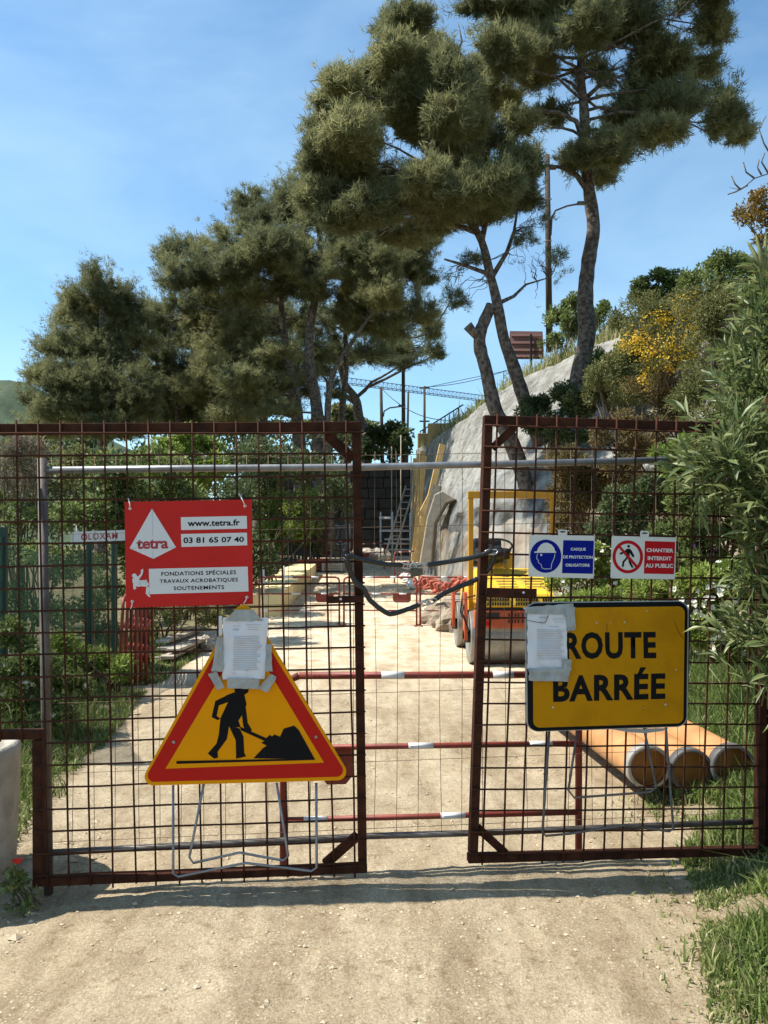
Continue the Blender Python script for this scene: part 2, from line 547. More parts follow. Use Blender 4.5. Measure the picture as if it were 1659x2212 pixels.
    soil = ramp(nz(9, 5, 0.6), 0.4, (0.085, 0.085, 0.035), 0.62, (0.22, 0.175, 0.10))
    c = mix(c.outputs['Color'], soil.outputs['Color'], at.outputs['Fac'])
    t.links.new(c.outputs['Color'], b.inputs['Base Color'])
    # relief
    h1, h2 = nz(9, 4, 0.6), nz(95, 4, 0.8)
    ad = t.nodes.new('ShaderNodeMath')
    ad.operation = 'MULTIPLY_ADD'
    ad.inputs[1].default_value = 0.55
    t.links.new(h2.outputs['Fac'], ad.inputs[0])
    t.links.new(h1.outputs['Fac'], ad.inputs[2])
    bp = t.nodes.new('ShaderNodeBump')
    bp.inputs['Strength'].default_value = 0.9
    bp.inputs['Distance'].default_value = 0.022
    t.links.new(ad.outputs[0], bp.inputs['Height'])
    t.links.new(bp.outputs['Normal'], b.inputs['Normal'])
    return m
M['ground'] = ground_material()

# ------------------------------------------------------------------ ground sheet out to the horizon
def spaced(a, b, fine_a, fine_b, step, grow=1.14):
    vals = list(np.arange(fine_a, fine_b + 1e-6, step))
    s, x = step, fine_b
    while x < b:
        s *= grow
        x += s
        vals.append(min(x, b))
    s, x = step, fine_a
    while x > a:
        s *= grow
        x -= s
        vals.insert(0, max(x, a))
    return np.array(vals)

gx = spaced(-2500, 2500, -3.2, 3.2, 0.035, 1.12)
gy = spaced(-60, 4000, 2.1, 9.0, 0.035, 1.045)
gv, gt = [], []
for y in gy:
    l, r = float(road_l(y)), float(road_r(y))
    for x in gx:
        z = hz(x, y)
        n1 = noise.noise((x * 1.1, y * 1.1, 5)) * 0.25
        if 1.5 < y < 14 and -4 < x < 4:
            z += 0.006 * noise.noise((x * 14, y * 14, 1)) + 0.004 * noise.noise((x * 31, y * 31, 2))
            # tyre ruts behind the gate
            for rx in (-0.25, 1.0):
                z -= 0.014 * math.exp(-((x - rx - 0.08 * sin(y * .6)) / 0.13) ** 2) * sst(4.2, 5.5, y)
        gv.append((x, y, z))
        n1 += 0.12 * noise.noise((x * 6, y * 6, 5))
        e = max(sst(-0.15, 0.55, l - x + n1), sst(-0.05, 0.7, x - r + n1))
        if y > 60:
            e = 1
        gt.append(e)
nx, ny = len(gx), len(gy)
ii = np.arange(nx - 1)[None, :] + nx * np.arange(ny - 1)[:, None]
gf = np.stack([ii, ii + 1, ii + nx + 1, ii + nx], -1).reshape(-1, 4)
g = np_mesh('ground', gv, gf, M['ground'], tint=gt)
smooth(g.data)
tag(g, 'pale beige packed earth track with grassy soil verges', 'ground', kind='structure')

# ------------------------------------------------------------------ the bank and shotcrete wall on the right
BCOL = [  # base, top of the wall, from the far end round to the near right
    ((1.27, 30, .8), (1.36, 30.6, 5.5)),
    ((1.42, 24, .5), (2.05, 27.5, 5.6)),
    ((1.55, 19, .1), (2.75, 24.6, 5.75)),
    ((1.75, 16, -.1), (3.70, 21.5, 6.15)),
    ((2.7, 13, -.1), (5.2, 19.8, 6.6)),
    ((3.6, 10.5, 0), (6.7, 18.3, 6.9)),
    ((4.2, 8, .2), (9, 15, 7.2)),
    ((4.6, 4, .4), (9.5, 9, 7.0)),
    ((4.6, -3, .4), (9.5, -2, 6.5)),
]
def bankpt(u, v):
    """u along, v up 0..1"""
    t = u * (len(BCOL) - 1)
    i = min(int(t), len(BCOL) - 2)
    t -= i
    b = Vector(BCOL[i][0]).lerp(Vector(BCOL[i + 1][0]), t)
    q = Vector(BCOL[i][1]).lerp(Vector(BCOL[i + 1][1]), t)
    p = b.lerp(q, v)
    # the foot stands steeper at the far end, the slope bulges further round
    bulge = sin(pi * min(v * 1.3, 1)) * (0.18 + 0.5 * sst(0.35, 0.6, u))
    return p + Vector((-0.45, -0.75, 0)) * bulge

BGRID = [bankpt(i / 200 * .8, j / 60) for i in range(201) for j in range(61)]
BPIX = np.array([(CX + F * p.x / p.y, HY - F * (p.z - EYE) / p.y) if p.y > 1 else (-9e9, 0) for p in BGRID])
def bank_px(x, y):
    """photo pixel -> point on the bank face"""
    return BGRID[int(np.argmin(((BPIX - np.array([x, y])) ** 2).sum(1)))].copy()

def slope_pt(i, j):
    u, v = i, j * 0.62
    p = bankpt(u, v)
    n = noise.fractal(p * 1.4, 0.9, 2.1, 5) * 0.22
    n += 0.12 * abs(noise.noise(p * 3.1))
    return p + Vector((0.35, 0.5, 0)) + Vector((-0.5, -0.8, 0.2)) * n

M['rockslope'] = mat('rubble_slope', (0.34, 0.275, 0.20), 0.95, col2=(0.18, 0.14, 0.10), vscale=2.2, bump=1.0, bscale=7)
s = MB().grid(slope_pt, 110, 34).build('slope', M['rockslope'])
tag(s, 'bare rubble slope at the foot of the grey wall', 'slope', kind='structure')

def shot_pt(i, j):
    u = i * 0.72
    v = 0.42 + 0.58 * j
    p = bankpt(u, v)
    n = noise.fractal(p * 0.7, 1.0, 2.0, 5) * 0.13 + 0.05 * noise.noise(p * 4) + 0.05 * noise.fractal(p * 7, .8, 2.1, 3)
    return p + Vector((-0.5, -0.8, 0.0)) * n

def shotcrete():
    m = mat('sprayed_concrete', (0.30, 0.295, 0.275), 0.9, col2=(0.19, 0.185, 0.17), vscale=1.3, bump=1.0, bscale=5)
    t = m.node_tree
    b = t.nodes['Principled BSDF']
    # rain streaks running down the face
    tcn = t.nodes.new('ShaderNodeTexCoord')
    mp = t.nodes.new('ShaderNodeMapping')
    mp.inputs['Scale'].default_value = (2.4, 2.4, 0.16)
    n = t.nodes.new('ShaderNodeTexNoise')
    n.inputs['Scale'].default_value = 1.6
    n.inputs['Detail'].default_value = 5
    r = t.nodes.new('ShaderNodeValToRGB')
    r.color_ramp.elements[0].position = 0.40
    r.color_ramp.elements[0].color = (0.66, 0.64, 0.60, 1)
    r.color_ramp.elements[1].position = 0.58
    r.color_ramp.elements[1].color = (1, 1, 1, 1)
    x = t.nodes.new('ShaderNodeMixRGB')
    x.blend_type = 'MULTIPLY'
    x.inputs['Fac'].default_value = 0.8
    src = b.inputs['Base Color'].links[0].from_socket
    t.links.new(tcn.outputs['Object'], mp.inputs['Vector'])
    t.links.new(mp.outputs['Vector'], n.inputs['Vector'])
    t.links.new(n.outputs['Fac'], r.inputs['Fac'])
    t.links.new(src, x.inputs['Color1'])
    t.links.new(r.outputs['Color'], x.inputs['Color2'])
    t.links.new(x.outputs['Color'], b.inputs['Base Color'])
    for nd in t.nodes:
        if nd.type == 'BUMP':
            nd.inputs['Distance'].default_value = 0.12
    return m
M['shotcrete'] = shotcrete()
s = MB().grid(shot_pt, 240, 80).build('retaining_wall', M['shotcrete'])
md = s.modifiers.new('thick', 'SOLIDIFY')
md.thickness = 0.18
md.offset = 0
tag(s, 'leaning grey sprayed concrete retaining wall rising behind the roller', 'wall')

# steel starter bars left sticking out of the wall (bent rods)
BARS = []
for (x, y, xe, ye) in [(968, 1018, 990, 1008), (1012, 966, 1036, 956), (975, 1071, 998, 1064), (1012, 1024, 1036, 1016), (1000, 1100, 1026, 1096), (940, 1049, 962, 1041), (1030, 990, 1050, 984), (1040, 940, 1062, 933)]:
    q = bank_px(x, y)
    q2 = P(xe, ye, q.y - 0.25)
    o = MB().tube([q + Vector((.3, .5, 0)), q, q2], 0.018, 5).build('starter_bar', M['galvold'])
    tag(o, 'x', 'steel bar', 'steel bars in the grey wall')
    BARS.append(o)
order_labels(BARS, 'thin bent steel bar sticking out of the grey wall')

# plateau behind the wall top
def plat_pt(i, j):
    p = bankpt(i, 1.0)
    d = [(0, 0, -0.10), (.35, .45, .22), (1.2, 1.8, .50), (4, 7, .8), (14, 26, 1.5), (40, 90, 4)]
    t = j * (len(d) - 1)
    k = min(int(t), len(d) - 2)
    q = Vector(d[k]).lerp(Vector(d[k + 1]), t - k)
    n = noise.fractal(p * 1.5 + q, 0.8, 2, 4) * 0.14
    return p + q + Vector((0, 0, n))
M['dryearth'] = mat('dry_grass_earth', (0.36, 0.29, 0.17), 0.95, col2=(0.20, 0.175, 0.08), vscale=2.5, bump=0.8, bscale=14)
s = MB().grid(plat_pt, 90, 20).build('hillside', M['dryearth'])
tag(s, 'dry grassy ground above the retaining wall', 'hillside', kind='structure')

# grey netting stapled over the rubble below the sprayed concrete
M['net'] = mat('grey_net', (0.27, 0.28, 0.275), 0.7, col2=(0.19, 0.20, 0.195), vscale=3, bump=0.6, bscale=6)
t_ = M['net'].node_tree
_tr = t_.nodes.new('ShaderNodeBsdfTransparent')
_mx = t_.nodes.new('ShaderNodeMixShader')
_n = t_.nodes.new('ShaderNodeTexNoise')
_n.inputs['Scale'].default_value = 1.3
_n.inputs['Detail'].default_value = 5
_r = t_.nodes.new('ShaderNodeValToRGB')
_r.color_ramp.elements[0].position = 0.40
_r.color_ramp.elements[0].color = (0.40, 0.40, 0.40, 1)
_r.color_ramp.elements[1].position = 0.62
_r.color_ramp.elements[1].color = (0.93, 0.93, 0.93, 1)
_g = t_.nodes.new('ShaderNodeNewGeometry')
t_.links.new(_g.outputs['Position'], _n.inputs['Vector'])
t_.links.new(_n.outputs['Fac'], _r.inputs['Fac'])
t_.links.new(_r.outputs['Color'], _mx.inputs['Fac'])
t_.links.new(t_.nodes['Principled BSDF'].outputs['BSDF'], _mx.inputs[1])
t_.links.new(_tr.outputs['BSDF'], _mx.inputs[2])
t_.links.new(_mx.outputs['Shader'], t_.nodes['Material Output'].inputs['Surface'])
def net_pt(i, j):
    u, v = 0.03 + 0.52 * i, 0.03 + 0.52 * j
    p = bankpt(u, v)
    n = 0.20 + 0.10 * noise.fractal(p * Vector((1.3, 1.3, .6)), 0.8, 2.2, 5) + 0.05 * sin(u * 120 + v * 9)
    return p + Vector((-0.5, -0.8, 0.15)) * n
s = MB().grid(net_pt, 90, 34).build('netting', M['net'])
tag(s, 'grey plastic netting draped over the rubble slope below the wall', 'netting')

# ------------------------------------------------------------------ dark stone wall closing the far end of the site
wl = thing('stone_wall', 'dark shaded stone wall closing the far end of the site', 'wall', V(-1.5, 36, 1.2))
def far_pt(i, j):
    x = -5.5 + 7.4 * i
    z = 0.9 + 4.6 * j
    p = Vector((x, 36 - 0.4 * j * 0 + 0.0, z))
    return p + Vector((0, 0.18 * noise.fractal(p * 1.8, .9, 2, 4) + 0.02 * (1 - j), 0))
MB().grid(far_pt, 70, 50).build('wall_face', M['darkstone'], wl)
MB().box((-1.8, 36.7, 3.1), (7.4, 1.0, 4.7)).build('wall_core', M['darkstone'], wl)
k = 0
for r_ in range(9):
    x = -5.4 + (r_ % 2) * .4
    while x < 1.6:
        wd = random.uniform(.5, .95)
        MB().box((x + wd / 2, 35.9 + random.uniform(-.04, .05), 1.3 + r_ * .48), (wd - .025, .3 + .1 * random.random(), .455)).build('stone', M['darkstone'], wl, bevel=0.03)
        x += wd

# ------------------------------------------------------------------ far hill on the left
def hill_pt(i, j):
    x = -420 + 520 * i
    h = 88 * math.exp(-((x + 215) / 95) ** 2) + 13 * math.exp(-((x + 95) / 45) ** 2) * .35 + 5
    z = -8 + (h + 12) * j
    p = Vector((x, 330 + 90 * j, z))
    return p + Vector((0, 0, j * 3.0 * noise.fractal(p * .05, .8, 2, 5)))
M['hill'] = mat('wooded_hill', (0.075, 0.105, 0.055), 0.95, col2=(0.035, 0.055, 0.03), vscale=0.16, bump=1.0, bscale=.3)
s = MB().grid(hill_pt, 140, 30).build('hill', M['hill'])
tag(s, 'distant wooded green hill on the left', 'hill', kind='structure')
for (x, y, wd, hh) in [(8, 850, 9, 8)]:
    p = P(x, y + 6, 415)
    b_ = thing('house', 'small pale house on top of the distant hill', 'house', V(p.x, p.y, p.z - 6))
    c_ = MB()
    c_.box((p.x, p.y, p.z - 2), (5, 5, 8))
    c_.build('wall', M['whiteplate'], b_)
    MB().prism([(p.x - 3, p.y - 3, p.z + 2), (p.x + 3, p.y - 3, p.z + 2), (p.x, p.y - 3, p.z + 3.5)], (0, 6, 0)).build('roof', M['ochre'], b_)

# ------------------------------------------------------------------ foliage builders
def unit_dirs(n):
    d = RNG.normal(size=(n, 3))
    return d / np.linalg.norm(d, axis=1, keepdims=True)

def norm(a):
    return a / np.maximum(np.linalg.norm(a, axis=1, keepdims=True), 1e-9)

def scatter_blobs(blobs, n, shell=0.45, soft=False):
    """points spread through ellipsoids [(cx,cy,cz,rx,ry,rz)], denser to the outside; also outward directions"""
    b = np.asarray(blobs, float)
    wgt = (b[:, 3] * b[:, 4] * b[:, 5]) ** (0.72)
    idx = RNG.choice(len(b), n, p=wgt / wgt.sum())
    d = unit_dirs(n)
    r = RNG.random(n) ** shell * (RNG.uniform(.72, 1.38, n) if soft else 1.0)
    return b[idx, :3] + d * b[idx, 3:] * r[:, None], d, idx

def sub_blobs(blobs, per, frac=(0.28, 0.5)):
    out = []
    for (x, y, z, a, b, c) in blobs:
        for _ in range(per):
            d = unit_dirs(1)[0]
            if d[2] < -0.5:
                d[2] *= -0.6
            k = RNG.uniform(0.55, 1.0)
            f = RNG.uniform(*frac)
            out.append((x + d[0] * a * k, y + d[1] * b * k, z + d[2] * c * k, a * f * 1.1, b * f * 1.1, c * f * RNG.uniform(.8, 1.25)))
    return out

def kite(pos, ax, nrm, L, Wd, tint, mid=0.45, droop=0.0):
    """leaf = kite of two triangles folded on the midrib"""
    side = norm(np.cross(ax, nrm))
    up = norm(np.cross(side, ax))
    L, Wd = L[:, None], Wd[:, None]
    a = pos
    m_ = pos + ax * L * mid + up * L * .05
    t = pos + ax * L - up * L * droop
    v = np.stack([a, m_ + side * Wd * .5 + up * Wd * .15, t, m_ - side * Wd * .5 + up * Wd * .15], 1).reshape(-1, 3)
    i = np.arange(len(pos))[:, None] * 4
    f = np.concatenate([i + np.array([[0, 1, 2]]), i + np.array([[0, 2, 3]])], 1).reshape(-1, 3)
    return v, f, np.repeat(tint, 4)

def fill_blobs(blobs):
    """looser clumps bridging neighbouring clumps, so that the crown is one volume"""
    out = []
    for i in range(len(blobs)):
        for j in range(i):
            a, b = np.array(blobs[i]), np.array(blobs[j])
            dist = np.linalg.norm(a[:3] - b[:3])
            if dist < 0.85 * (a[3] + b[3]) and RNG.random() < .38:
                m = (a + b) / 2
                m[3:] *= RNG.uniform(.7, .95)
                m[:3] += RNG.normal(size=3) * m[3:] * .25
                out.append(tuple(m))
    return out

def value_noise(p):
    """smooth random field in -1..1, used to leave ragged gaps in the crowns"""
    tab = np.random.default_rng(3).uniform(-1, 1, (16, 16, 16))
    i = np.floor(p).astype(int)
    f = p - i
    f = f * f * (3 - 2 * f)
    out = 0
    for a in (0, 1):
        for b in (0, 1):
            for c in (0, 1):
                w_ = (f[:, 0] if a else 1 - f[:, 0]) * (f[:, 1] if b else 1 - f[:, 1]) * (f[:, 2] if c else 1 - f[:, 2])
                out = out + w_ * tab[(i[:, 0] + a) % 16, (i[:, 1] + b) % 16, (i[:, 2] + c) % 16]
    return out

def pine_crown(parent, blobs, n, mt, needle=0.15, width=0.018, per=6, nsub=14, up=0.35, fill=True, gap=-0.30):
    """needle tufts set along thin shoots that fan out of every clump, so that the outline stays feathery"""
    if fill:
        blobs = list(blobs) + fill_blobs(blobs)
    b = np.asarray(blobs, float)
    wgt = (b[:, 3] * b[:, 4] * b[:, 5]) ** 0.70
    per_sh = 13
    ns = n // per_sh
    idx = RNG.choice(len(b), ns, p=wgt / wgt.sum())
    d = unit_dirs(ns)
    d[:, 2] = np.where(d[:, 2] < -.35, d[:, 2] * .5, d[:, 2])
    rad = b[idx, 3:]
    tone = np.clip(.5 + .22 * RNG.normal(size=len(b))[idx] + .16 * RNG.normal(size=ns), 0, 1)
    s0 = b[idx, :3] + d * rad * RNG.uniform(.05, .55, ns)[:, None]
    bend = RNG.normal(size=(ns, 3)) * .35 + np.array([0, 0, .25])
    s1 = b[idx, :3] + (d + bend * .45) * rad * RNG.uniform(.55, 1.22, ns)[:, None]
    ln = np.linalg.norm(s1 - s0, axis=1)
    t = RNG.uniform(.15, 1.0, (ns, per_sh)) ** .8
    pos = s0[:, None] + (s1 - s0)[:, None] * t[..., None] + RNG.normal(size=(ns, per_sh, 3)) * (.025 + .052 * np.minimum(ln, 1.2))[:, None, None]
    pos = pos.reshape(-1, 3)
    keep = value_noise(pos * 1.15) + .35 * value_noise(pos * 2.7 + 11) > gap
    pos = pos[keep]
    n = len(pos)
    sh = norm(s1 - s0)
    ax = norm(np.repeat(sh, per_sh, 0)[keep] * .8 + np.array([0, 0, up]) + RNG.normal(size=(n, 3)) * .45)
    tb = np.clip(np.repeat(tone, per_sh)[keep] + RNG.normal(size=n) * .12, 0, 1)
    vs, ts = [], []
    for k in range(per):
        nd = norm(ax + RNG.normal(size=(n, 3)) * 0.7)
        sd_ = norm(np.cross(nd, RNG.normal(size=(n, 3))))
        L = needle * RNG.uniform(0.6, 1.25, n)[:, None]
        wd = width * RNG.uniform(0.7, 1.3, n)[:, None]
        a = pos + RNG.normal(size=(n, 3)) * 0.03
        vs.append(np.stack([a - sd_ * wd * .5, a + sd_ * wd * .5, a + nd * L], 1))
        ts.append(np.repeat(tb[:, None], 3, 1))
    v = np.concatenate(vs, 0).reshape(-1, 3)
    tt = np.concatenate(ts, 0).reshape(-1)
    f = np.arange(len(v)).reshape(-1, 3)
    o = np_mesh('crown', v, f, mt, parent, tt)
    return o, [tuple(s1[i]) + (.1, .1, .1) for i in RNG.choice(ns, min(ns, 260), replace=False)]

def limb_path(a, b, sag=0.0, wob=0.1, n=6):
    a, b = Vector(a), Vector(b)
    L = (b - a).length
    out = []
    for i in range(n + 1):
        t = i / n
        p = a.lerp(b, t)
        p.z += sag * L * sin(pi * t)
        if 0 < i < n:
            p += Vector((random.uniform(-1, 1), random.uniform(-1, 1), random.uniform(-1, 1))) * wob * L * .25
        out.append(p)
    return out

def pine(label, base, trunks, clumps, Yc, depth, n, mt, twigs=2, tw_r=0.02, bark='bark', branch_paths=(), nsub=14, needle=0.17, per=6):
    """trunks: [(list of photo pixels+depth, r0, r1)], clumps: photo ellipses given their own depth inside the crown"""
    root = thing('pine_tree', label, 'tree', base, 'pine trees round the site')
    tm = MB()
    tips = []
    for pts, r0, r1 in trunks:
        pp = [P(*q) for q in pts]
        # smooth the centre line a little
        fine = []
        for i in range(len(pp) - 1):
            for k in range(4):
                t = k / 4
                p0, p1, p2, p3 = pp[max(i - 1, 0)], pp[i], pp[i + 1], pp[min(i + 2, len(pp) - 1)]
                fine.append(0.5 * ((2 * p1) + (p2 - p0) * t + (2 * p0 - 5 * p1 + 4 * p2 - p3) * t * t + (3 * p1 - p0 - 3 * p2 + p3) * t ** 3))
        fine.append(pp[-1])
        rr = [(r0 + (r1 - r0) * i / (len(fine) - 1)) * random.uniform(.93, 1.07) for i in range(len(fine))]
        rr[0] *= 1.25
        tm.tube(fine, rr, 10)
        tips += fine[len(fine) // 3:]
    for pts, r0, r1 in branch_paths:
        pp = [P(*q) for q in pts]
        MB().tube(pp, [r0 + (r1 - r0) * i / (len(pp) - 1) for i in range(len(pp))], 7).build('branch', M[bark], root)
    blobs = []
    for c in clumps:
        x, y, rx, ry = c[:4]
        dy = c[4] if len(c) > 4 else random.uniform(-1, 1) * depth
        Y = Yc + dy
        p = P(x, y, Y)
        k = Y / F
        blobs.append((p.x, p.y, p.z, rx * k * 1.12, max(rx, ry) * k * 1.0, ry * k * 1.15))
    cr, sb = pine_crown(root, blobs, n, M[mt], needle=needle, per=per, nsub=nsub)
    # limbs from the trunks into the clumps, twigs into the sub-clumps
    lm = tm
    for b in blobs:
        q = Vector(b[:3])
        cand = [t for t in tips if t.z < q.z + .3] or tips
        s_ = min(cand, key=lambda t: (t - q).length + 0.6 * max(0, t.z - q.z))
        if (s_ - q).length > 8: continue
        lm.tube(limb_path(s_, q, 0.06, .12), [tw_r * (3.0 - 2.2 * i / 6) for i in range(7)], 6)
        for _ in range(twigs):
            e = sb[random.randrange(len(sb))]
            near = [e for e in sb if (Vector(e[:3]) - q).length < max(b[3:]) * 1.4]
            if near:
                e = Vector(random.choice(near)[:3])
                lm.tube(limb_path(q.lerp(s_, .2), e, 0.03, .15, 4), [tw_r * (1.0 - .15 * i) for i in range(5)], 4)
    lm.build('trunk', M[bark], root)
    return root

def stems(parent, base, tips, r=0.012, name='stem', mt='stem'):
    m = MB()
    for t in tips:
        a = Vector(base) + Vector((random.uniform(-.1, .1), random.uniform(-.1, .1), -0.03))
        m.tube(limb_path(a, t, 0.05, .1, 5), [r * (1.6 - .22 * i) for i in range(6)], 5)
    return m.build(name, M[mt], parent)

def shrub(name, label, cat, base, blobs, n_leaf, leaf, ratio, mt, up=0.3, group=None, shell=0.5, nsub=8, stem='stem', sr=0.012, leafname='foliage', droop=0.1, nst=10):
    n = n_leaf
    root = thing(name, label, cat, base, group)
    sb = sub_blobs(blobs, nsub, (0.3, 0.55)) if nsub else blobs
    pos, d, idx = scatter_blobs(sb, n, shell)
    ax = norm(d * .8 + RNG.normal(size=(n, 3)) * .6 + np.array([0, 0, up]))
    nr = norm(RNG.normal(size=(n, 3)) * .6 + np.array([0, 0, 1.0]) + d * .4)
    st = RNG.random(len(sb))
    tint = np.clip(.2 + .45 * st[idx] + RNG.normal(size=n) * .2, 0, 1)
    L = leaf * RNG.uniform(.6, 1.3, n)
    v, f, t = kite(pos, ax, nr, L, L * ratio, tint, droop=droop)
    o = np_mesh(leafname, v, f, M[mt], root, t)
    tag(o, kind='stuff')
    stems(root, base, [Vector(random.choice(sb)[:3]) for _ in range(nst)], sr, mt=stem)
    return root, sb

def flowers(root, blobs, n, size, mt, name='blossom', outer=0.25):
    pos, d, idx = scatter_blobs(blobs, n, outer)
    vs, ts = [], []
    c = norm(d + np.array([0, -.5, .5]) + RNG.normal(size=(n, 3)) * .3)
    a1 = norm(np.cross(c, RNG.normal(size=(n, 3))))
    a2 = np.cross(c, a1)
    tn = RNG.random(n)
    for k in range(5):
        an = 2 * pi * k / 5
        dr = norm(a1 * cos(an) + a2 * sin(an) + c * .35)
        s_ = size * RNG.uniform(.7, 1.2, n)
        v, f, t = kite(pos, dr, c, s_, s_ * .8, tn, mid=.6)
        vs.append(v)
        ts.append(t)
    v = np.concatenate(vs)
    t = np.concatenate(ts)
    i = np.arange(len(v) // 4)[:, None] * 4
    f = np.concatenate([i + np.array([[0, 1, 2]]), i + np.array([[0, 2, 3]])], 1).reshape(-1, 3)
    o = np_mesh(name, v, f, M[mt], root, t)
    return tag(o, kind='stuff')

def pxblob(x, y, rx, ry, Y, dk=1.0):
    p = P(x, y, Y)
    k = Y / F
    return (p.x, p.y, p.z, rx * k, (rx + ry) / 2 * k * dk, ry * k)

# ------------------------------------------------------------------ pine trees
pine('bushy olive green pine standing alone at the far left above the shrubs', V(P(215, 1000, 27).x, 27, hz(P(215, 1000, 27).x, 27)),
     [([(215, 1230, 27), (222, 1000, 27), (215, 850, 27), (220, 700, 27), (218, 610, 27)], .22, .06)],
     [(222, 600, 38, 32), (195, 645, 48, 36), (250, 650, 44, 40), (165, 690, 48, 40), (225, 705, 62, 48), (285, 700, 34, 40), (130, 755, 48, 40), (200, 765, 70, 52),
      (275, 770, 58, 56), (312, 780, 30, 55), (88, 818, 36, 32), (150, 830, 72, 46), (232, 840, 72, 52), (300, 850, 48, 52), (72, 872, 30, 30), (130, 890, 60, 36),
      (210, 900, 60, 36), (290, 905, 50, 34), (110, 930, 60, 30), (240, 930, 70, 30)], 27, 1.3, 85000, 'pine', tw_r=.014)
pine('dark pine crown filling the gap behind and right of the lone left pine', V(P(395, 1000, 31).x, 31, hz(P(395, 1000, 31).x, 31)),
     [([(395, 1220, 31), (392, 1000, 31), (380, 850, 31), (370, 700, 31)], .2, .06)],
     [(335, 690, 42, 36), (368, 735, 46, 46), (335, 790, 42, 50), (400, 800, 58, 50), (360, 860, 60, 44), (440, 860, 60, 40), (400, 905, 70, 30)], 31, 1.2, 38000, 'pinedark', tw_r=.022)
pine('broad pine with several grey trunks beside the low yellow wall', V(P(690, 1150, 28).x, 28, hz(P(690, 1150, 28).x, 28)),
     [([(694, 1190, 28), (690, 1000, 28), (684, 880, 28), (668, 780, 28), (672, 690, 28), (690, 600, 28), (690, 480, 28)], .30, .08),
      ([(650, 1190, 28.6), (648, 1000, 28.6), (640, 880, 28.6), (625, 790, 28.6), (610, 690, 28.6), (600, 560, 28.6)], .30, .08),
      ([(715, 1190, 27.5), (712, 1000, 27.5), (708, 880, 27.5), (722, 800, 27.5), (760, 740, 27.5), (800, 680, 27.5)], .16, .05)],
     [(398, 548, 42, 36), (378, 610, 32, 42), (425, 600, 48, 46), (440, 545, 30, 30), (505, 520, 52, 40), (490, 585, 58, 46), (560, 480, 50, 38), (590, 540, 62, 50), (625, 460, 48, 40), (675, 430, 50, 40),
      (540, 630, 60, 42), (440, 670, 48, 40), (620, 620, 62, 44), (690, 520, 70, 50), (690, 600, 70, 46), (500, 690, 60, 36), (580, 700, 62, 34), (480, 760, 60, 30), (560, 770, 64, 26), (740, 450, 60, 46),
      (760, 540, 66, 50), (770, 620, 62, 48), (830, 560, 56, 50), (840, 640, 60, 50), (900, 600, 46, 50), (905, 680, 46, 40), (845, 710, 58, 40), (780, 700, 48, 30), (520, 820, 56, 26), (600, 830, 46, 22), (450, 800, 40, 40),
      (470, 860, 54, 30), (560, 880, 50, 24), (430, 740, 40, 44), (540, 840, 60, 40, -1), (600, 760, 50, 30, -1.5), (420, 830, 44, 50), (500, 900, 60, 26), (600, 890, 44, 20), (360, 560, 26, 30), (385, 660, 36, 30), (470, 640, 50, 40), (560, 560, 56, 44), (650, 560, 56, 44), (540, 430, 30, 24), (500, 470, 34, 26), (800, 760, 40, 24), (860, 560, 40, 40), (340, 690, 30, 34), (640, 430, 50, 40), (700, 470, 56, 44), (760, 490, 50, 40), (820, 500, 50, 40), (915, 520, 40, 40), (640, 690, 40, 26), (740, 670, 40, 26)],
     28, 2.0, 165000, 'pine', twigs=4, tw_r=.018, bark='barkgrey')
pine('dark pine with a curved trunk leaning left behind the stone wall', V(P(775, 950, 38).x, 38, 2.2),
     [([(790, 1180, 38), (788, 960, 38), (775, 900, 38), (768, 860, 38), (745, 830, 38), (735, 790, 38)], .34, .12),
      ([(770, 870, 38), (735, 850, 38), (712, 845, 38)], .16, .06)],
     [(905, 745, 50, 34), (850, 760, 56, 32), (935, 715, 26, 32), (790, 770, 52, 30), (720, 780, 48, 26), (690, 800, 40, 22), (880, 785, 56, 14), (945, 765, 16, 22)],
     38, 1.5, 22000, 'pinedark', tw_r=.03)
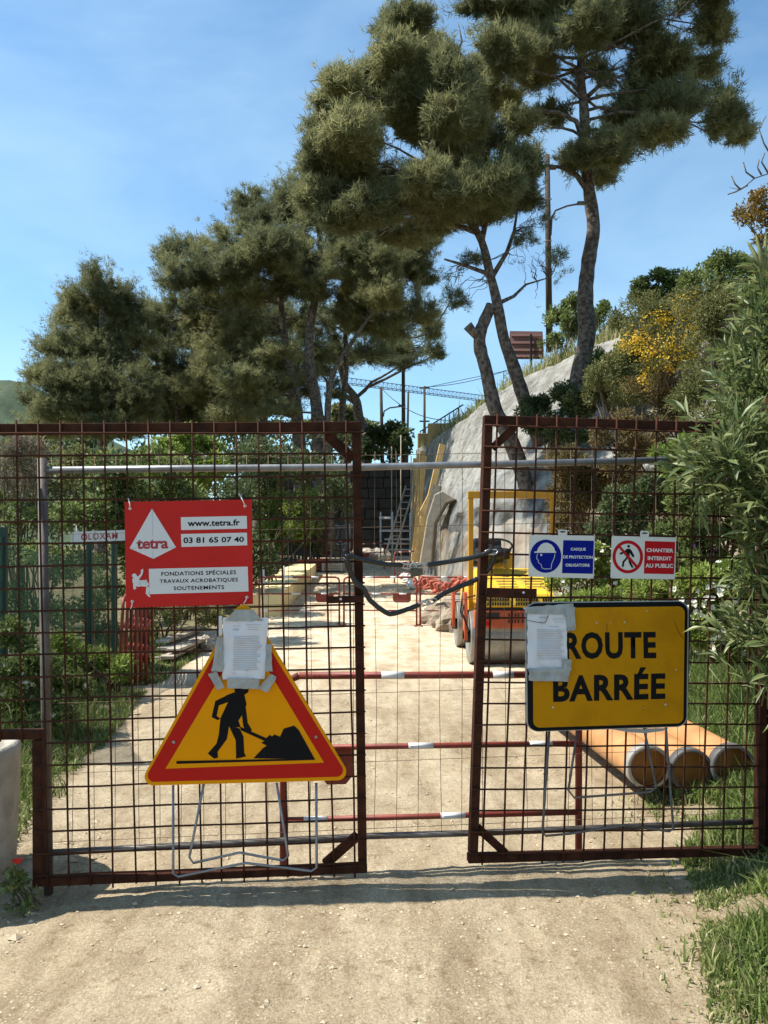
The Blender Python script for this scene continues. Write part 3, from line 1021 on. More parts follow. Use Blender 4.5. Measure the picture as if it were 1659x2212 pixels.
T3 = pine('pine with two leaning trunks and a wide crown hanging over the site', V(*P(1140, 1075, 16.6)) + V(0, 0, -.2),
     [([(1150, 1110, 16.6), (1128, 1020, 16.6), (1098, 940, 16.6), (1068, 880, 16.6), (1050, 800, 16.6), (1036, 745, 16.6), (1042, 705, 16.6), (1062, 660, 16.6)], .185, .12),
      ([(1168, 960, 17.0), (1138, 880, 16.8), (1112, 800, 16.7), (1088, 730, 16.6), (1074, 655, 16.6), (1058, 590, 16.6), (1040, 520, 16.6), (1010, 470, 16.7), (970, 400, 16.9), (930, 310, 17.1), (905, 200, 17.2)], .17, .03)],
     [(882, 50, 44, 32), (842, 75, 36, 30), (905, 95, 50, 40), (855, 130, 48, 38), (930, 150, 40, 36), (735, 180, 46, 28), (700, 165, 26, 18), (690, 245, 40, 32), (770, 225, 56, 40), (840, 215, 60, 40), (910, 230, 60, 46),
      (700, 300, 40, 34), (760, 300, 60, 46), (850, 300, 62, 48), (930, 310, 62, 50), (1000, 270, 52, 44), (1000, 350, 56, 44), (1060, 330, 50, 40), (700, 385, 46, 30), (760, 385, 60, 44), (840, 385, 62, 46), (920, 400, 60, 44), (990, 430, 56, 36),
      (1060, 410, 60, 40), (1125, 370, 44, 40), (1120, 430, 42, 30), (870, 450, 52, 36), (940, 475, 52, 34), (730, 440, 50, 34), (800, 460, 50, 34), (880, 510, 46, 26), (1045, 460, 46, 20), (960, 190, 50, 44, -.9), (975, 260, 50, 44, -1.0), (950, 130, 36, 40, -.6), (800, 170, 40, 30), (1000, 200, 36, 36, -.5), (690, 350, 36, 34), (680, 425, 34, 30), (740, 475, 44, 30), (820, 500, 40, 26)],
     16.8, 1.3, 135000, 'pine', twigs=5, tw_r=.012,
     branch_paths=[([(1062, 600, 16.6), (1095, 545, 16.7), (1110, 500, 16.8), (1120, 440, 16.9)], .06, .02),
                   ([(1050, 590, 16.6), (1000, 572, 16.4), (960, 560, 16.2)], .05, .02),
                   ([(1078, 655, 16.6), (1110, 640, 16.8), (1135, 615, 17), (1185, 600, 17)], .05, .012),
                   ([(1040, 705, 16.6), (1026, 722, 16.55), (1010, 703, 16.5)], .12, .11),
                   ([(1040, 520, 16.6), (1052, 470, 16.8), (1056, 420, 17)], .07, .03),
                   ([(985, 120, 16.6), (998, 90, 16.6), (990, 50, 16.6)], .03, .01)])
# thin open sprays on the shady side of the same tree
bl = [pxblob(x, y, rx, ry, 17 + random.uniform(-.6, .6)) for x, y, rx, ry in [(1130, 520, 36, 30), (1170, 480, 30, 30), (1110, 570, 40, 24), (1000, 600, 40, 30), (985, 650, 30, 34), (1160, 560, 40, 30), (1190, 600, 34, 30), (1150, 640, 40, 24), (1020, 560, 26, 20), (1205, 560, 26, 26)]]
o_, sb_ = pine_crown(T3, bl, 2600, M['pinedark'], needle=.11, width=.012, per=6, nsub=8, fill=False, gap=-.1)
o_.name = 'spray'
tm = MB()
BR = [P(*q) for q in [(1062, 600, 16.6), (1095, 545, 16.7), (1110, 500, 16.8), (1000, 572, 16.4), (965, 562, 16.2), (1110, 640, 16.8), (1135, 615, 17), (1185, 600, 17), (1160, 607, 17), (1074, 655, 16.6)]]
for e in sb_[::3]:
    q = Vector(e[:3])
    tm.tube(limb_path(min(BR, key=lambda p: (p - q).length), q, .04, .3, 6), [.011, .010, .008, .007, .006, .005, .004], 4)
tm.build('twig', M['barkgrey'], T3)

pine('tall pine with a single bare trunk rising from the wall on the right', V(*P(1252, 835, 18.2)) + V(0, 0, -.3),
     [([(1238, 880, 18.2), (1254, 800, 18.2), (1268, 720, 18.2), (1264, 640, 18.2), (1272, 560, 18.2), (1282, 490, 18.2), (1272, 410, 18.2), (1264, 320, 18.2), (1262, 240, 18.2), (1254, 150, 18.2), (1262, 50, 18.2), (1270, -60, 18.2), (1270, -220, 18.2)], .235, .05)],
     [(1390, 215, 58, 44), (1455, 240, 58, 46), (1520, 215, 52, 46), (1570, 255, 44, 46), (1600, 290, 26, 30), (1500, 290, 60, 26), (1350, 270, 50, 44), (1420, 290, 52, 26), (1330, 330, 44, 36), (1510, 150, 44, 36), (1430, 130, 60, 44), (1540, 70, 38, 50), (1490, 30, 50, 44),
      (1360, 60, 62, 50), (1280, 60, 66, 56), (1200, 60, 62, 44), (1120, 50, 62, 40), (1040, 30, 52, 36), (1090, 120, 62, 40), (1040, 165, 50, 38), (1080, 230, 50, 30), (1160, 160, 46, 36), (1150, 110, 50, 30), (1120, 270, 40, 22), (1190, 250, 36, 22), (1280, 180, 40, 40), (1330, 150, 40, 36),
      (1275, 330, 40, 40), (1300, 380, 34, 22), (1240, 350, 30, 30), (1000, 10, 36, 26), (1160, -60, 120, 70), (1300, -80, 120, 80), (1430, -60, 90, 60), (1250, -200, 120, 70), (1060, -50, 70, 44), (1380, -180, 80, 60), (1545, -20, 50, 40)],
     18.2, 1.5, 130000, 'pine', twigs=4, tw_r=.013,
     branch_paths=[([(1264, 320, 18.2), (1245, 262, 18.1), (1205, 242, 18), (1140, 240, 17.8), (1090, 232, 17.6)], .07, .02),
                   ([(1268, 410, 18.2), (1245, 378, 18.1), (1215, 362, 18), (1178, 357, 17.8)], .075, .03),
                   ([(1262, 215, 18.2), (1300, 180, 18), (1350, 160, 17.8)], .06, .02),
                   ([(1260, 210, 18.2), (1235, 180, 18.3), (1215, 170, 18.4)], .05, .02),
                   ([(1266, 330, 18.2), (1320, 300, 18), (1400, 270, 17.7), (1500, 250, 17.4)], .06, .02)])

pine('dense dark pine behind the broad grey trunked pine', V(P(560, 1150, 34).x, 34, hz(P(560, 1150, 34).x, 34)),
     [([(560, 1200, 34), (562, 1000, 34), (572, 850, 34), (560, 700, 34)], .3, .1), ([(760, 1180, 34), (745, 1000, 34), (738, 900, 34), (748, 800, 34), (745, 700, 34)], .24, .08)],
     [(470, 700, 60, 50), (540, 690, 60, 50), (620, 700, 60, 50), (460, 780, 60, 50), (530, 780, 64, 50), (600, 790, 60, 46), (660, 760, 50, 46), (480, 860, 60, 46), (550, 870, 60, 40), (440, 640, 40, 40), (700, 700, 60, 46), (770, 690, 60, 40), (610, 870, 40, 36), (830, 710, 60, 40), (730, 770, 40, 26), (660, 840, 30, 40), (720, 850, 26, 26)],
     34, 1.5, 80000, 'pinedark', tw_r=.02)

# ------------------------------------------------------------------ shrubs beyond the gate, left side
def gbase(x, Y):
    X = (x - CX) / F * Y
    return Vector((X, Y, hz(X, Y)))

LEFT = [  # label, centre column, depth, ellipses, count, leaf, ratio, material
    ('bramble thicket with mid green leaves behind the red board', 300, 13, [(250, 1060, 80, 60), (330, 1010, 70, 50), (200, 1120, 70, 60), (300, 1140, 90, 70), (380, 1100, 70, 70), (250, 1200, 90, 60), (350, 1220, 90, 60)], 15000, .085, .6, 'shrubgreen'),
    ('bright green climbing bush poking up behind the top of the left gate', 400, 16, [(400, 960, 46, 34), (350, 985, 50, 30), (440, 975, 50, 30), (400, 1020, 70, 40), (460, 1040, 50, 50)], 9000, .085, .6, 'shrubbright'),
    ('leafy bush right of the red board below the gate rail', 600, 27.5, [(600, 1100, 60, 50), (660, 1090, 50, 40), (620, 1160, 70, 50), (680, 1140, 44, 60), (570, 1190, 60, 50), (630, 1190, 60, 30)], 11000, .13, .6, 'shrubbright'),
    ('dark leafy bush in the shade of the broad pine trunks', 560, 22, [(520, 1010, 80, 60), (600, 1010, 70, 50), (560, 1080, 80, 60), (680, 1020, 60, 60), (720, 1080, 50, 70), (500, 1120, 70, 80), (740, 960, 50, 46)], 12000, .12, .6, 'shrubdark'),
    ('olive coloured scrub at the left edge under the far pine', 90, 15, [(40, 1010, 70, 60), (110, 1040, 70, 60), (30, 1100, 60, 50), (130, 1120, 60, 50), (60, 980, 60, 40), (180, 1010, 50, 44)], 10000, .08, .6, 'shrubolive'),
    ('low dark green scrub at the left edge behind the fence net', 60, 11.5, [(20, 1080, 60, 40), (60, 1130, 60, 40), (30, 1200, 70, 60), (130, 1230, 80, 70), (60, 1320, 90, 60), (170, 1360, 70, 50), (230, 1290, 50, 50)], 9000, .065, .6, 'shrubgreen'),
    ('tangled weeds with small white flowers at the foot of the green fence', 90, 6.3, [(30, 1460, 70, 50), (90, 1460, 60, 50), (150, 1490, 40, 40), (40, 1530, 70, 50), (110, 1540, 50, 40), (20, 1390, 44, 44)], 8000, .045, .55, 'shrubgreen'),
    ('yellowish green weeds in front of the stacked red barriers', 235, 8.2, [(215, 1450, 50, 40), (262, 1450, 26, 34), (160, 1440, 50, 40), (120, 1420, 40, 50)], 5000, .05, .5, 'shrubbright'),
    ('grassy bush between the red barrier stack and the timber pile', 350, 12, [(350, 1330, 40, 40), (400, 1310, 50, 40), (440, 1340, 36, 30), (320, 1370, 26, 40)], 6000, .06, .4, 'shrubolive'),
    ('dark ivy covered bush below the green bush and above the low yellow wall', 520, 19, [(480, 1200, 50, 60), (540, 1220, 50, 50), (470, 1260, 50, 50), (430, 1250, 50, 60), (580, 1240, 30, 30)], 7000, .10, .6, 'shrubdark'),
    ('round dark bush on top of the far stone wall', 840, 37, [(820, 945, 36, 26), (855, 930, 30, 22), (875, 955, 24, 30), (840, 970, 44, 26), (800, 975, 30, 30), (865, 985, 22, 24)], 5000, .20, .6, 'shrubdark'),
    ('tangle of pale dry twigs at the left edge behind the gate mesh', 40, 11, [(20, 1000, 40, 40), (60, 980, 40, 34), (20, 1050, 30, 30), (70, 1040, 40, 30)], 2600, .10, .12, 'dryleaf'),
]
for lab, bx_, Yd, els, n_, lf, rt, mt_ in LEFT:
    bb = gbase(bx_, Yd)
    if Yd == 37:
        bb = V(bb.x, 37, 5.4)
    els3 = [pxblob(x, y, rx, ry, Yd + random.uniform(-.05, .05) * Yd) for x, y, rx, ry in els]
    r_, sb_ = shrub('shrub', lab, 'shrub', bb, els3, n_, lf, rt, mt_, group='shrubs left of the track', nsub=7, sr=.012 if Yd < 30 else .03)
    if 'white flowers' in lab:
        flowers(r_, els3, 90, .022, 'whiteflower')

# far filler trees behind everything, left of the track
for lab, x, Yd, els, mt_ in [
    ('hazy green tree seen between the pine trunks', 745, 60, [(735, 900, 40, 30), (760, 930, 40, 30), (700, 930, 40, 30), (790, 940, 30, 30)], 'shrubolive'),
    ('dark mass of trees far behind the left shrubs', 200, 48, [(60, 950, 90, 44), (200, 950, 110, 50), (340, 950, 110, 50), (480, 950, 110, 60), (600, 960, 100, 60), (120, 1010, 120, 70), (300, 1030, 140, 80), (480, 1040, 140, 90), (640, 1040, 120, 90)], 'shrubdark')]:
    els3 = [pxblob(x_, y_, rx, ry, Yd + random.uniform(-2, 2)) for x_, y_, rx, ry in els]
    shrub('leafy_tree', lab, 'tree', gbase(x, Yd), els3, 9000, .34, .6, mt_, nsub=9, sr=.05)

# ------------------------------------------------------------------ shrubs on the right bank
RIGHT = [
    ('dark juniper bush against the wall at the foot of the tall pine', 1190, 15.6, [(1160, 890, 44, 34), (1210, 870, 44, 34), (1240, 900, 40, 40), (1180, 930, 50, 36), (1230, 940, 40, 26)], 9000, .085, .35, 'shrubdark', 'shrubs on the right bank'),
    ('grey green bush in front of the wall beside the broom', 1320, 14.5, [(1290, 830, 36, 40), (1330, 810, 40, 44), (1300, 880, 50, 40), (1360, 870, 50, 40), (1260, 860, 30, 40)], 6500, .06, .5, 'shrubolive', 'shrubs on the right bank'),
    ('russet brown bush behind the middle of the right gate', 1270, 12, [(1200, 1000, 44, 40), (1250, 1030, 50, 50), (1220, 1080, 50, 46), (1290, 1090, 50, 50), (1330, 1040, 44, 50), (1240, 1130, 50, 36)], 10000, .075, .3, 'shrubbrown', 'shrubs on the right bank'),
    ('brown and olive scrub above the right gate under the broom', 1380, 12, [(1330, 940, 50, 40), (1390, 920, 50, 44), (1440, 900, 50, 50), (1370, 980, 50, 40), (1440, 970, 50, 50), (1400, 850, 50, 44), (1460, 830, 50, 50)], 10000, .065, .35, 'shrubbrown', 'shrubs on the right bank'),
    ('dark green scrub behind the two small signs', 1380, 10.5, [(1360, 1090, 60, 50), (1420, 1060, 50, 60), (1400, 1140, 60, 50), (1460, 1110, 50, 60), (1340, 1150, 50, 40), (1290, 1170, 40, 40)], 10000, .06, .5, 'shrubdark', 'shrubs on the right bank'),
    ('yellow flowered broom bush on the bank above the right gate', 1440, 11.5, [(1380, 740, 40, 50), (1430, 720, 44, 50), (1480, 680, 44, 44), (1500, 740, 40, 50), (1450, 780, 60, 40), (1400, 800, 40, 30), (1390, 660, 40, 30), (1520, 800, 36, 40)], 7000, .045, .3, 'shrubolive', 'shrubs on the right bank'),
    ('rounded green bush on the skyline above the broom', 1430, 17, [(1410, 620, 36, 30), (1440, 605, 34, 26), (1390, 640, 26, 24), (1460, 640, 34, 24), (1420, 660, 44, 24)], 6000, .075, .5, 'shrubgreen', 'shrubs on the right bank'),
    ('green bush left of the tall pine trunk behind the wall top', 1220, 21.5, [(1205, 690, 26, 34), (1230, 670, 24, 28), (1195, 740, 26, 24), (1240, 720, 26, 36), (1300, 690, 26, 34), (1320, 720, 30, 24), (1290, 745, 30, 20)], 6000, .09, .5, 'shrubgreen', 'shrubs on the right bank'),
    ('leafy hedge on the skyline right of the green bush', 1540, 15, [(1510, 620, 34, 40), (1550, 580, 36, 36), (1590, 590, 40, 44), (1560, 650, 50, 44), (1620, 640, 50, 50), (1500, 680, 40, 30)], 8000, .075, .5, 'shrubgreen', 'shrubs on the right bank'),
    ('olive scrub filling the bank between the broom and the oleander', 1560, 9.5, [(1520, 720, 50, 60), (1580, 700, 60, 70), (1540, 820, 60, 60), (1600, 800, 60, 70), (1500, 880, 50, 50), (1570, 900, 60, 60), (1640, 900, 60, 80), (1640, 720, 60, 80)], 14000, .055, .35, 'shrubolive', 'shrubs on the right bank'),
    ('dense bright green scrub behind the right end of the gate', 1560, 7.5, [(1500, 1000, 50, 60), (1560, 1020, 60, 60), (1620, 1040, 60, 80), (1480, 1100, 50, 60), (1550, 1110, 60, 60), (1620, 1160, 60, 60), (1440, 1180, 50, 50), (1520, 1200, 60, 50)], 13000, .05, .45, 'shrubgreen', 'shrubs on the right bank'),
    ('low green weeds on the bank behind the road closed sign', 1350, 8.6, [(1240, 1310, 50, 30), (1310, 1310, 60, 40), (1380, 1290, 60, 50), (1440, 1270, 60, 50), (1500, 1290, 50, 50), (1420, 1330, 60, 40)], 9000, .06, .35, 'shrubbright', 'shrubs on the right bank'),
    ('grey green scrub hanging over the wall right of the tall pine trunk', 1320, 15.5, [(1300, 790, 34, 36), (1350, 770, 36, 40), (1330, 830, 40, 36), (1390, 820, 40, 40), (1290, 850, 30, 34)], 7000, .065, .45, 'shrubgreen', 'shrubs on the right bank'),
    ('olive bush hiding the near top of the grey wall', 1450, 14, [(1400, 700, 60, 50), (1460, 690, 60, 50), (1520, 660, 50, 50), (1390, 770, 50, 40), (1450, 770, 50, 40), (1500, 750, 60, 60), (1350, 700, 30, 36)], 9000, .075, .4, 'shrubolive', 'shrubs on the right bank'),
    ('bright lime green bush behind the top right corner of the gate', 1480, 8.5, [(1430, 990, 30, 24), (1480, 970, 34, 28), (1520, 990, 34, 30), (1470, 1020, 34, 20), (1540, 1090, 26, 34)], 4500, .06, .5, 'shrubbright', 'shrubs on the right bank'),
]
for lab, bx_, Yd, els, n_, lf, rt, mt_, gp in RIGHT:
    q = bank_px(bx_, max(e[1] for e in els) + 40)
    bb = P(bx_, max(e[1] + e[3] for e in els), Yd)
    hzz = hz(bb.x, bb.y)
    els3 = [pxblob(x, y, rx, ry, Yd + random.uniform(-.04, .04) * Yd) for x, y, rx, ry in els]
    r_, sb_ = shrub('shrub', lab, 'shrub', V(bb.x, bb.y, bb.z), els3, int(n_ * 1.4), lf, rt, mt_, group=gp, nsub=7)
    if 'broom' in lab and 'yellow' in lab:
        flowers(r_, [pxblob(x, y, rx, ry, 11.3) for x, y, rx, ry in [(1375, 735, 44, 40), (1410, 765, 44, 30), (1480, 665, 34, 44), (1500, 710, 36, 40), (1450, 745, 60, 40), (1500, 770, 40, 30), (1390, 815, 16, 34), (1440, 790, 60, 24), (1345, 745, 24, 20), (1430, 690, 50, 30)]], 1900, .017, 'yellowflower', outer=.8)
# cistus with white flowers
for lab, bx_, by_, Yd, els, nf in [
    ('rockrose bush dotted with white flowers behind the roller', 1260, 1330, 9.6, [(1220, 1260, 36, 44), (1270, 1230, 44, 40), (1320, 1270, 44, 40), (1250, 1290, 44, 30), (1300, 1200, 44, 30)], 130),
    ('rockrose bush dotted with white flowers right of the prohibition sign', 1560, 1420, 6.4, [(1500, 1300, 50, 50), (1560, 1270, 50, 60), (1600, 1320, 50, 60), (1520, 1370, 60, 40), (1590, 1400, 50, 40), (1610, 1240, 40, 40)], 240)]:
    els3 = [pxblob(x, y, rx, ry, Yd + random.uniform(-.3, .3)) for x, y, rx, ry in els]
    bb = P(bx_, by_, Yd)
    r_, sb_ = shrub('rockrose', lab, 'shrub', bb, els3, 9000, .055, .4, 'shrubbright', nsub=7, group='rockrose bushes')
    flowers(r_, els3, nf, .03, 'whiteflower')
els3 = [pxblob(x, y, rx, ry, 7.4) for x, y, rx, ry in [(1470, 1190, 40, 30), (1510, 1160, 30, 24), (1450, 1240, 40, 40), (1530, 1220, 36, 40)]]
r_, sb_ = shrub('wildflower', 'tall weeds with pink purple flowers right of the prohibition sign', 'weeds', P(1490, 1330, 7.4), els3, 3000, .08, .16, 'shrubgreen', nsub=6, up=1.2)
flowers(r_, els3, 60, .026, 'pinkflower')
# russet tree and bare twigs at the right edge
bb = P(1700, 640, 13)
els3 = [pxblob(x, y, rx, ry, 13) for x, y, rx, ry in [(1640, 440, 40, 30), (1620, 480, 34, 26), (1680, 470, 50, 50), (1610, 460, 22, 20), (1660, 520, 40, 20), (1740, 430, 60, 60)]]
r_, sb_ = shrub('leafy_tree', 'russet leaved tree at the right edge against the sky', 'tree', bb, els3, 4500, .065, .5, 'rustleaf', nsub=7)
tw = MB()
for a_ in [[(1720, 420, 13), (1660, 375, 13), (1630, 385, 13), (1600, 410, 13), (1575, 405, 13)], [(1680, 360, 13), (1650, 310, 13), (1640, 280, 13), (1655, 250, 13)], [(1630, 385, 13), (1612, 372, 13), (1606, 350, 13)], [(1660, 375, 13), (1645, 350, 13), (1652, 330, 13)], [(1645, 378, 13), (1636, 362, 13), (1640, 345, 13)], [(1600, 410, 13), (1588, 398, 13), (1580, 380, 13)], [(1615, 400, 13), (1590, 414, 13), (1572, 420, 13)]]:
    tw.tube([P(*q) for q in a_], [.016 - .003 * i for i in range(len(a_))], 5)
tw.build('bare_twig', M['barkgrey'], r_)
# agave-like sword leaves on the skyline
ag = thing('agave', 'agave with long pointed leaves on the skyline at the right edge', 'plant', P(1650, 600, 9))
for (x, y) in [(1600, 545), (1612, 520), (1632, 505), (1655, 500), (1680, 515), (1700, 540), (1590, 575), (1625, 560)]:
    a_, b_ = P(1650, 600, 9), P(x, y, 9 + random.uniform(-.2, .2))
    m_ = a_.lerp(b_, .5) + V(0, 0, .05)
    MB().tube([a_, m_, a_.lerp(b_, .8) + V(0, 0, .03), b_], [.03, .028, .018, .002], 5).build('leaf', M['stemgreen'], ag)

# ------------------------------------------------------------------ oleander at the right edge, reaching in front of the gate
ob = V(2.05, 3.75, hz(2.05, 3.75))
ol = thing('oleander', 'large oleander with long narrow leaves at the right edge covering the gate', 'shrub', ob)
oels = [(1660, 600, 60, 50, 4.3), (1630, 680, 60, 60, 4.3), (1600, 760, 60, 60, 4.2), (1570, 850, 50, 60, 4.1), (1620, 860, 60, 70, 3.9), (1550, 940, 60, 60, 3.8), (1600, 980, 70, 70, 3.6),
        (1540, 1030, 70, 50, 3.5), (1500, 1010, 50, 30, 3.5), (1600, 1080, 70, 70, 3.5), (1530, 1080, 50, 40, 3.5), (1640, 1150, 60, 70, 3.5), (1590, 1170, 40, 40, 3.5), (1650, 1260, 50, 80, 3.5), (1600, 1400, 60, 60, 3.4),
        (1540, 1390, 40, 30, 3.4), (1640, 1480, 50, 50, 3.4), (1590, 1480, 40, 40, 3.4), (1650, 1380, 50, 60, 3.4), (1720, 900, 60, 300, 3.9), (1740, 1300, 60, 200, 3.6)]
oblobs = [pxblob(x + (50 if y < 1300 else 80), y, rx, ry, Yd, 1.2) for x, y, rx, ry, Yd in oels]
# shoots with whorls of leaves
nsh = 560
sp, sdir, sidx = scatter_blobs(oblobs, nsh, .6)
sax = norm(np.array([-.55, -.35, .55]) + RNG.normal(size=(nsh, 3)) * .5)
pos, ax = [], []
for i in range(nsh):
    L_ = RNG.uniform(.14, .30)
    nl = int(L_ / .018)
    for k in range(nl):
        p_ = sp[i] + sax[i] * L_ * (k / nl)
        d_ = unit_dirs(1)[0]
        d_ = d_ - sax[i] * d_.dot(sax[i])
        d_ = d_ / np.linalg.norm(d_)
        spread = RNG.uniform(.35, .95)
        pos.append(p_)
        ax.append(sax[i] * .8 + d_ * spread)
pos, ax = np.array(pos), norm(np.array(ax))
n_ = len(pos)
Ls = RNG.uniform(.05, .125, n_)
Wd = Ls * RNG.uniform(.14, .22, n_)
nr = norm(np.array([-.3, -.2, 1.0]) + RNG.normal(size=(n_, 3)) * .55)
tint = np.clip(.5 + RNG.normal(size=n_) * .30, 0, 1)
# the 300 leaves that show largest are single leaf parts, the rest one mass
inview = (np.abs(pos[:, 0] / pos[:, 1] * F + CX - 1560) < 95) & (np.abs(HY - (pos[:, 2] - EYE) / pos[:, 1] * F - 1050) < 480)
score = np.where(inview, Ls / pos[:, 1] * (3.5 / pos[:, 1]) ** 2, 0)
order = np.argsort(-score)
big, rest = order[:300], order[300:]
v, f, t = kite(pos[rest], ax[rest], nr[rest], Ls[rest], Wd[rest], tint[rest], droop=.10)
tag(np_mesh('foliage', v, f, M['oleander'], ol, t), kind='stuff')
lmesh = []
for q in range(6):
    me = bpy.data.meshes.new('leaf')
    vs, fs = [], []
    prof = [(0, .02), (.15, .6), (.4, 1.0), (.65, .85), (.85, .45), (1, .02)]
    for a_, w_ in prof:
        z_ = .12 * sin(a_ * pi) * (0.5 + q * .12) - .06 * a_ * a_
        vs += [(-w_ * .5, a_, z_ + .02 * w_), (0, a_, z_ - .012), (w_ * .5, a_, z_ + .02 * w_)]
    for i in range(5):
        for j in range(2):
            fs.append((i * 3 + j, i * 3 + j + 1, i * 3 + j + 4, i * 3 + j + 3))
    me.from_pydata(vs, [], fs)
    at = me.attributes.new('tint', 'FLOAT', 'POINT')
    at.data.foreach_set('value', [(.2, .35, .5, .62, .78, .95)[q]] * len(vs))
    me.materials.append(M['oleander'])
    smooth(me)
    lmesh.append(me)
for i in big:
    o_ = bpy.data.objects.new('leaf', lmesh[int(np.clip(tint[i] * 6, 0, 5))])
    COL.objects.link(o_)
    o_.parent = ol
    yv = Vector(ax[i])
    xv = yv.cross(Vector(nr[i])).normalized()
    zv = xv.cross(yv)
    mw = Matrix((xv, yv, zv)).transposed().to_4x4()
    o_.matrix_local = Matrix.Translation(Vector(pos[i]) - ol.location) @ mw @ Matrix.Diagonal((Wd[i], Ls[i], Ls[i], 1))
sm_ = MB()
for i in range(0, nsh):
    sm_.tube([Vector(sp[i]) - Vector(sax[i]) * .12, Vector(sp[i]), Vector(sp[i]) + Vector(sax[i]) * .2], [.004, .0035, .002], 4)
for b_ in oblobs:
    sm_.tube(limb_path(ob + V(random.uniform(-.15, .25), random.uniform(-.2, .2), -.03), b_[:3], .08, .08, 7), [.017 - .0017 * k for k in range(8)], 5)
sm_.build('stem', M['stemgreen'], ol)

# ------------------------------------------------------------------ grass on the verges
def grass_field(n, xfun, Hh, seedk, name, label):
    pts = []
    tries = 0
    while len(pts) < n and tries < n * 12:
        tries += 1
        q = xfun()
        if q is not None:
            pts.append(q)
    arr = np.array(pts)
    m = len(arr)
    h = Hh * (.3 + .9 * RNG.random(m) ** 1.6 + .5 * (RNG.random(m) < .05)) * arr[:, 3]
    lean = RNG.normal(size=(m, 2)) * .42
    wdt = RNG.uniform(.0016, .0040, m) * (1 + .16 * arr[:, 1])
    an = RNG.uniform(0, 2 * pi, m)
    sx = np.stack([np.cos(an), np.sin(an), np.zeros(m)], 1) * wdt[:, None]
    b0 = arr[:, :3]
    mid = b0 + np.stack([lean[:, 0] * h * .3, lean[:, 1] * h * .3, h * .55], 1)
    tip = b0 + np.stack([lean[:, 0] * h, lean[:, 1] * h, h * (1 - .25 * np.abs(lean).sum(1))], 1)
    v = np.stack([b0 - sx, b0 + sx, mid - sx * .75, mid + sx * .75, tip], 1).reshape(-1, 3)
    i = np.arange(m)[:, None] * 5
    f = np.concatenate([i + np.array([[0, 1, 3]]), i + np.array([[0, 3, 2]]), i + np.array([[2, 3, 4]])], 1).reshape(-1, 3)
    t = np.repeat(np.clip(arr[:, 4] + RNG.normal(size=m) * .17, 0, 1), 5)
    o = np_mesh(name, v, f, M['grass'], None, t)
    tag(o, label, 'grass', kind='stuff')

def right_pt():
    y = RNG.uniform(1.9, 9) if RNG.random() < .6 else RNG.uniform(1.9, 4.8)
    r = float(road_r(y))
    x = r + abs(RNG.normal()) * .75 - .06
    r += .26 * noise.noise((y * 1.9, x * .7, 2)) + .16 * noise.noise((y * 5.3, x * 1.7, 8)) + .04
    if RNG.random() < .10:
        x -= RNG.random() ** 2 * .45
    c = noise.noise((x * 2.1, y * 2.1, 9)) + .5 * noise.noise((x * 6, y * 6, 4))
    d = x - r
    if RNG.random() > sst(-.40, .50, c + d * .8):
        return None
    if x / y * F + CX > 1950: return None
    tall = (.35 + .65 * sst(0, .7, d) + .5 * sst(4.4, 6, y)) * (.35 if d < 0 else 1)
    dry = .36 - .2 * sst(0, .35, d) + .3 * max(0, c) * (d < .25)
    return (x, y, hz(x, y), tall, dry + (.5 if RNG.random() < .10 else 0))
grass_field(62000, right_pt, .25, 1, 'grass', 'long green grass along the right verge')

def left_pt():
    y = RNG.uniform(3.7, 12)
    l = float(road_l(y))
    x = l - abs(RNG.normal()) * .7 + .12
    c = noise.noise((x * 1.8, y * 1.8, 4))
    d = l - x
    if RNG.random() > sst(-.3, .25, c + d * .7):
        return None
    if x / y * F + CX < -160: return None
    return (x, y, hz(x, y), .4 + .7 * sst(0, .8, d), .30 + .12 * c + (.45 if RNG.random() < .14 else 0))
grass_field(30000, left_pt, .20, 2, 'grass', 'mixed green and dry grass along the left verge')

def top_pt():
    i, j = RNG.random() * .55, RNG.random() * .4
    p = plat_pt(i, j)
    return (p.x, p.y, p.z - .02, 1.6 + 1.4 * RNG.random(), .55 + .35 * RNG.random())
grass_field(5000, top_pt, .24, 3, 'grass', 'dry straw coloured grass along the top of the retaining wall')

# ------------------------------------------------------------------ loose stones on the track
def stones(n, name, label, lo, hi, ylo, yhi, xlo, xhi):
    m = MB()
    for _ in range(n):
        y = ylo + (yhi - ylo) * random.random() ** 1.6
        x = random.uniform(xlo, xhi)
        if noise.noise((x * 1.3, y * 1.3, 7)) + random.uniform(-.6, .6) < -.05: continue
        r = lo + (hi - lo) * random.random() ** 5
        z = hz(x, y)
        an = random.uniform(0, 6.3)
        q = []
        for k, (a, b, c) in enumerate([(1, 0, 0), (-1, 0, 0), (0, 1, 0), (0, -1, 0), (0, 0, 1), (0, 0, -1)]):
            j = random.uniform(.65, 1.25)
            q.append(V(x + r * j * (a * cos(an) - b * sin(an)), y + r * j * .8 * (a * sin(an) + b * cos(an)), z + r * .55 * c * j + r * .12))
        m.add(q, [(0, 2, 4), (2, 1, 4), (1, 3, 4), (3, 0, 4), (2, 0, 5), (1, 2, 5), (3, 1, 5), (0, 3, 5)])
    tag(m.build(name, M['pebble']), label, 'gravel', kind='stuff')
stones(15000, 'gravel', 'loose pale gravel scattered over the earth track', .0025, .015, 2.1, 9, -2.6, 2.1)
stones(500, 'gravel', 'small stones at the foot of the concrete cylinder', .008, .035, 3.0, 4.4, -2.5, -1.45)

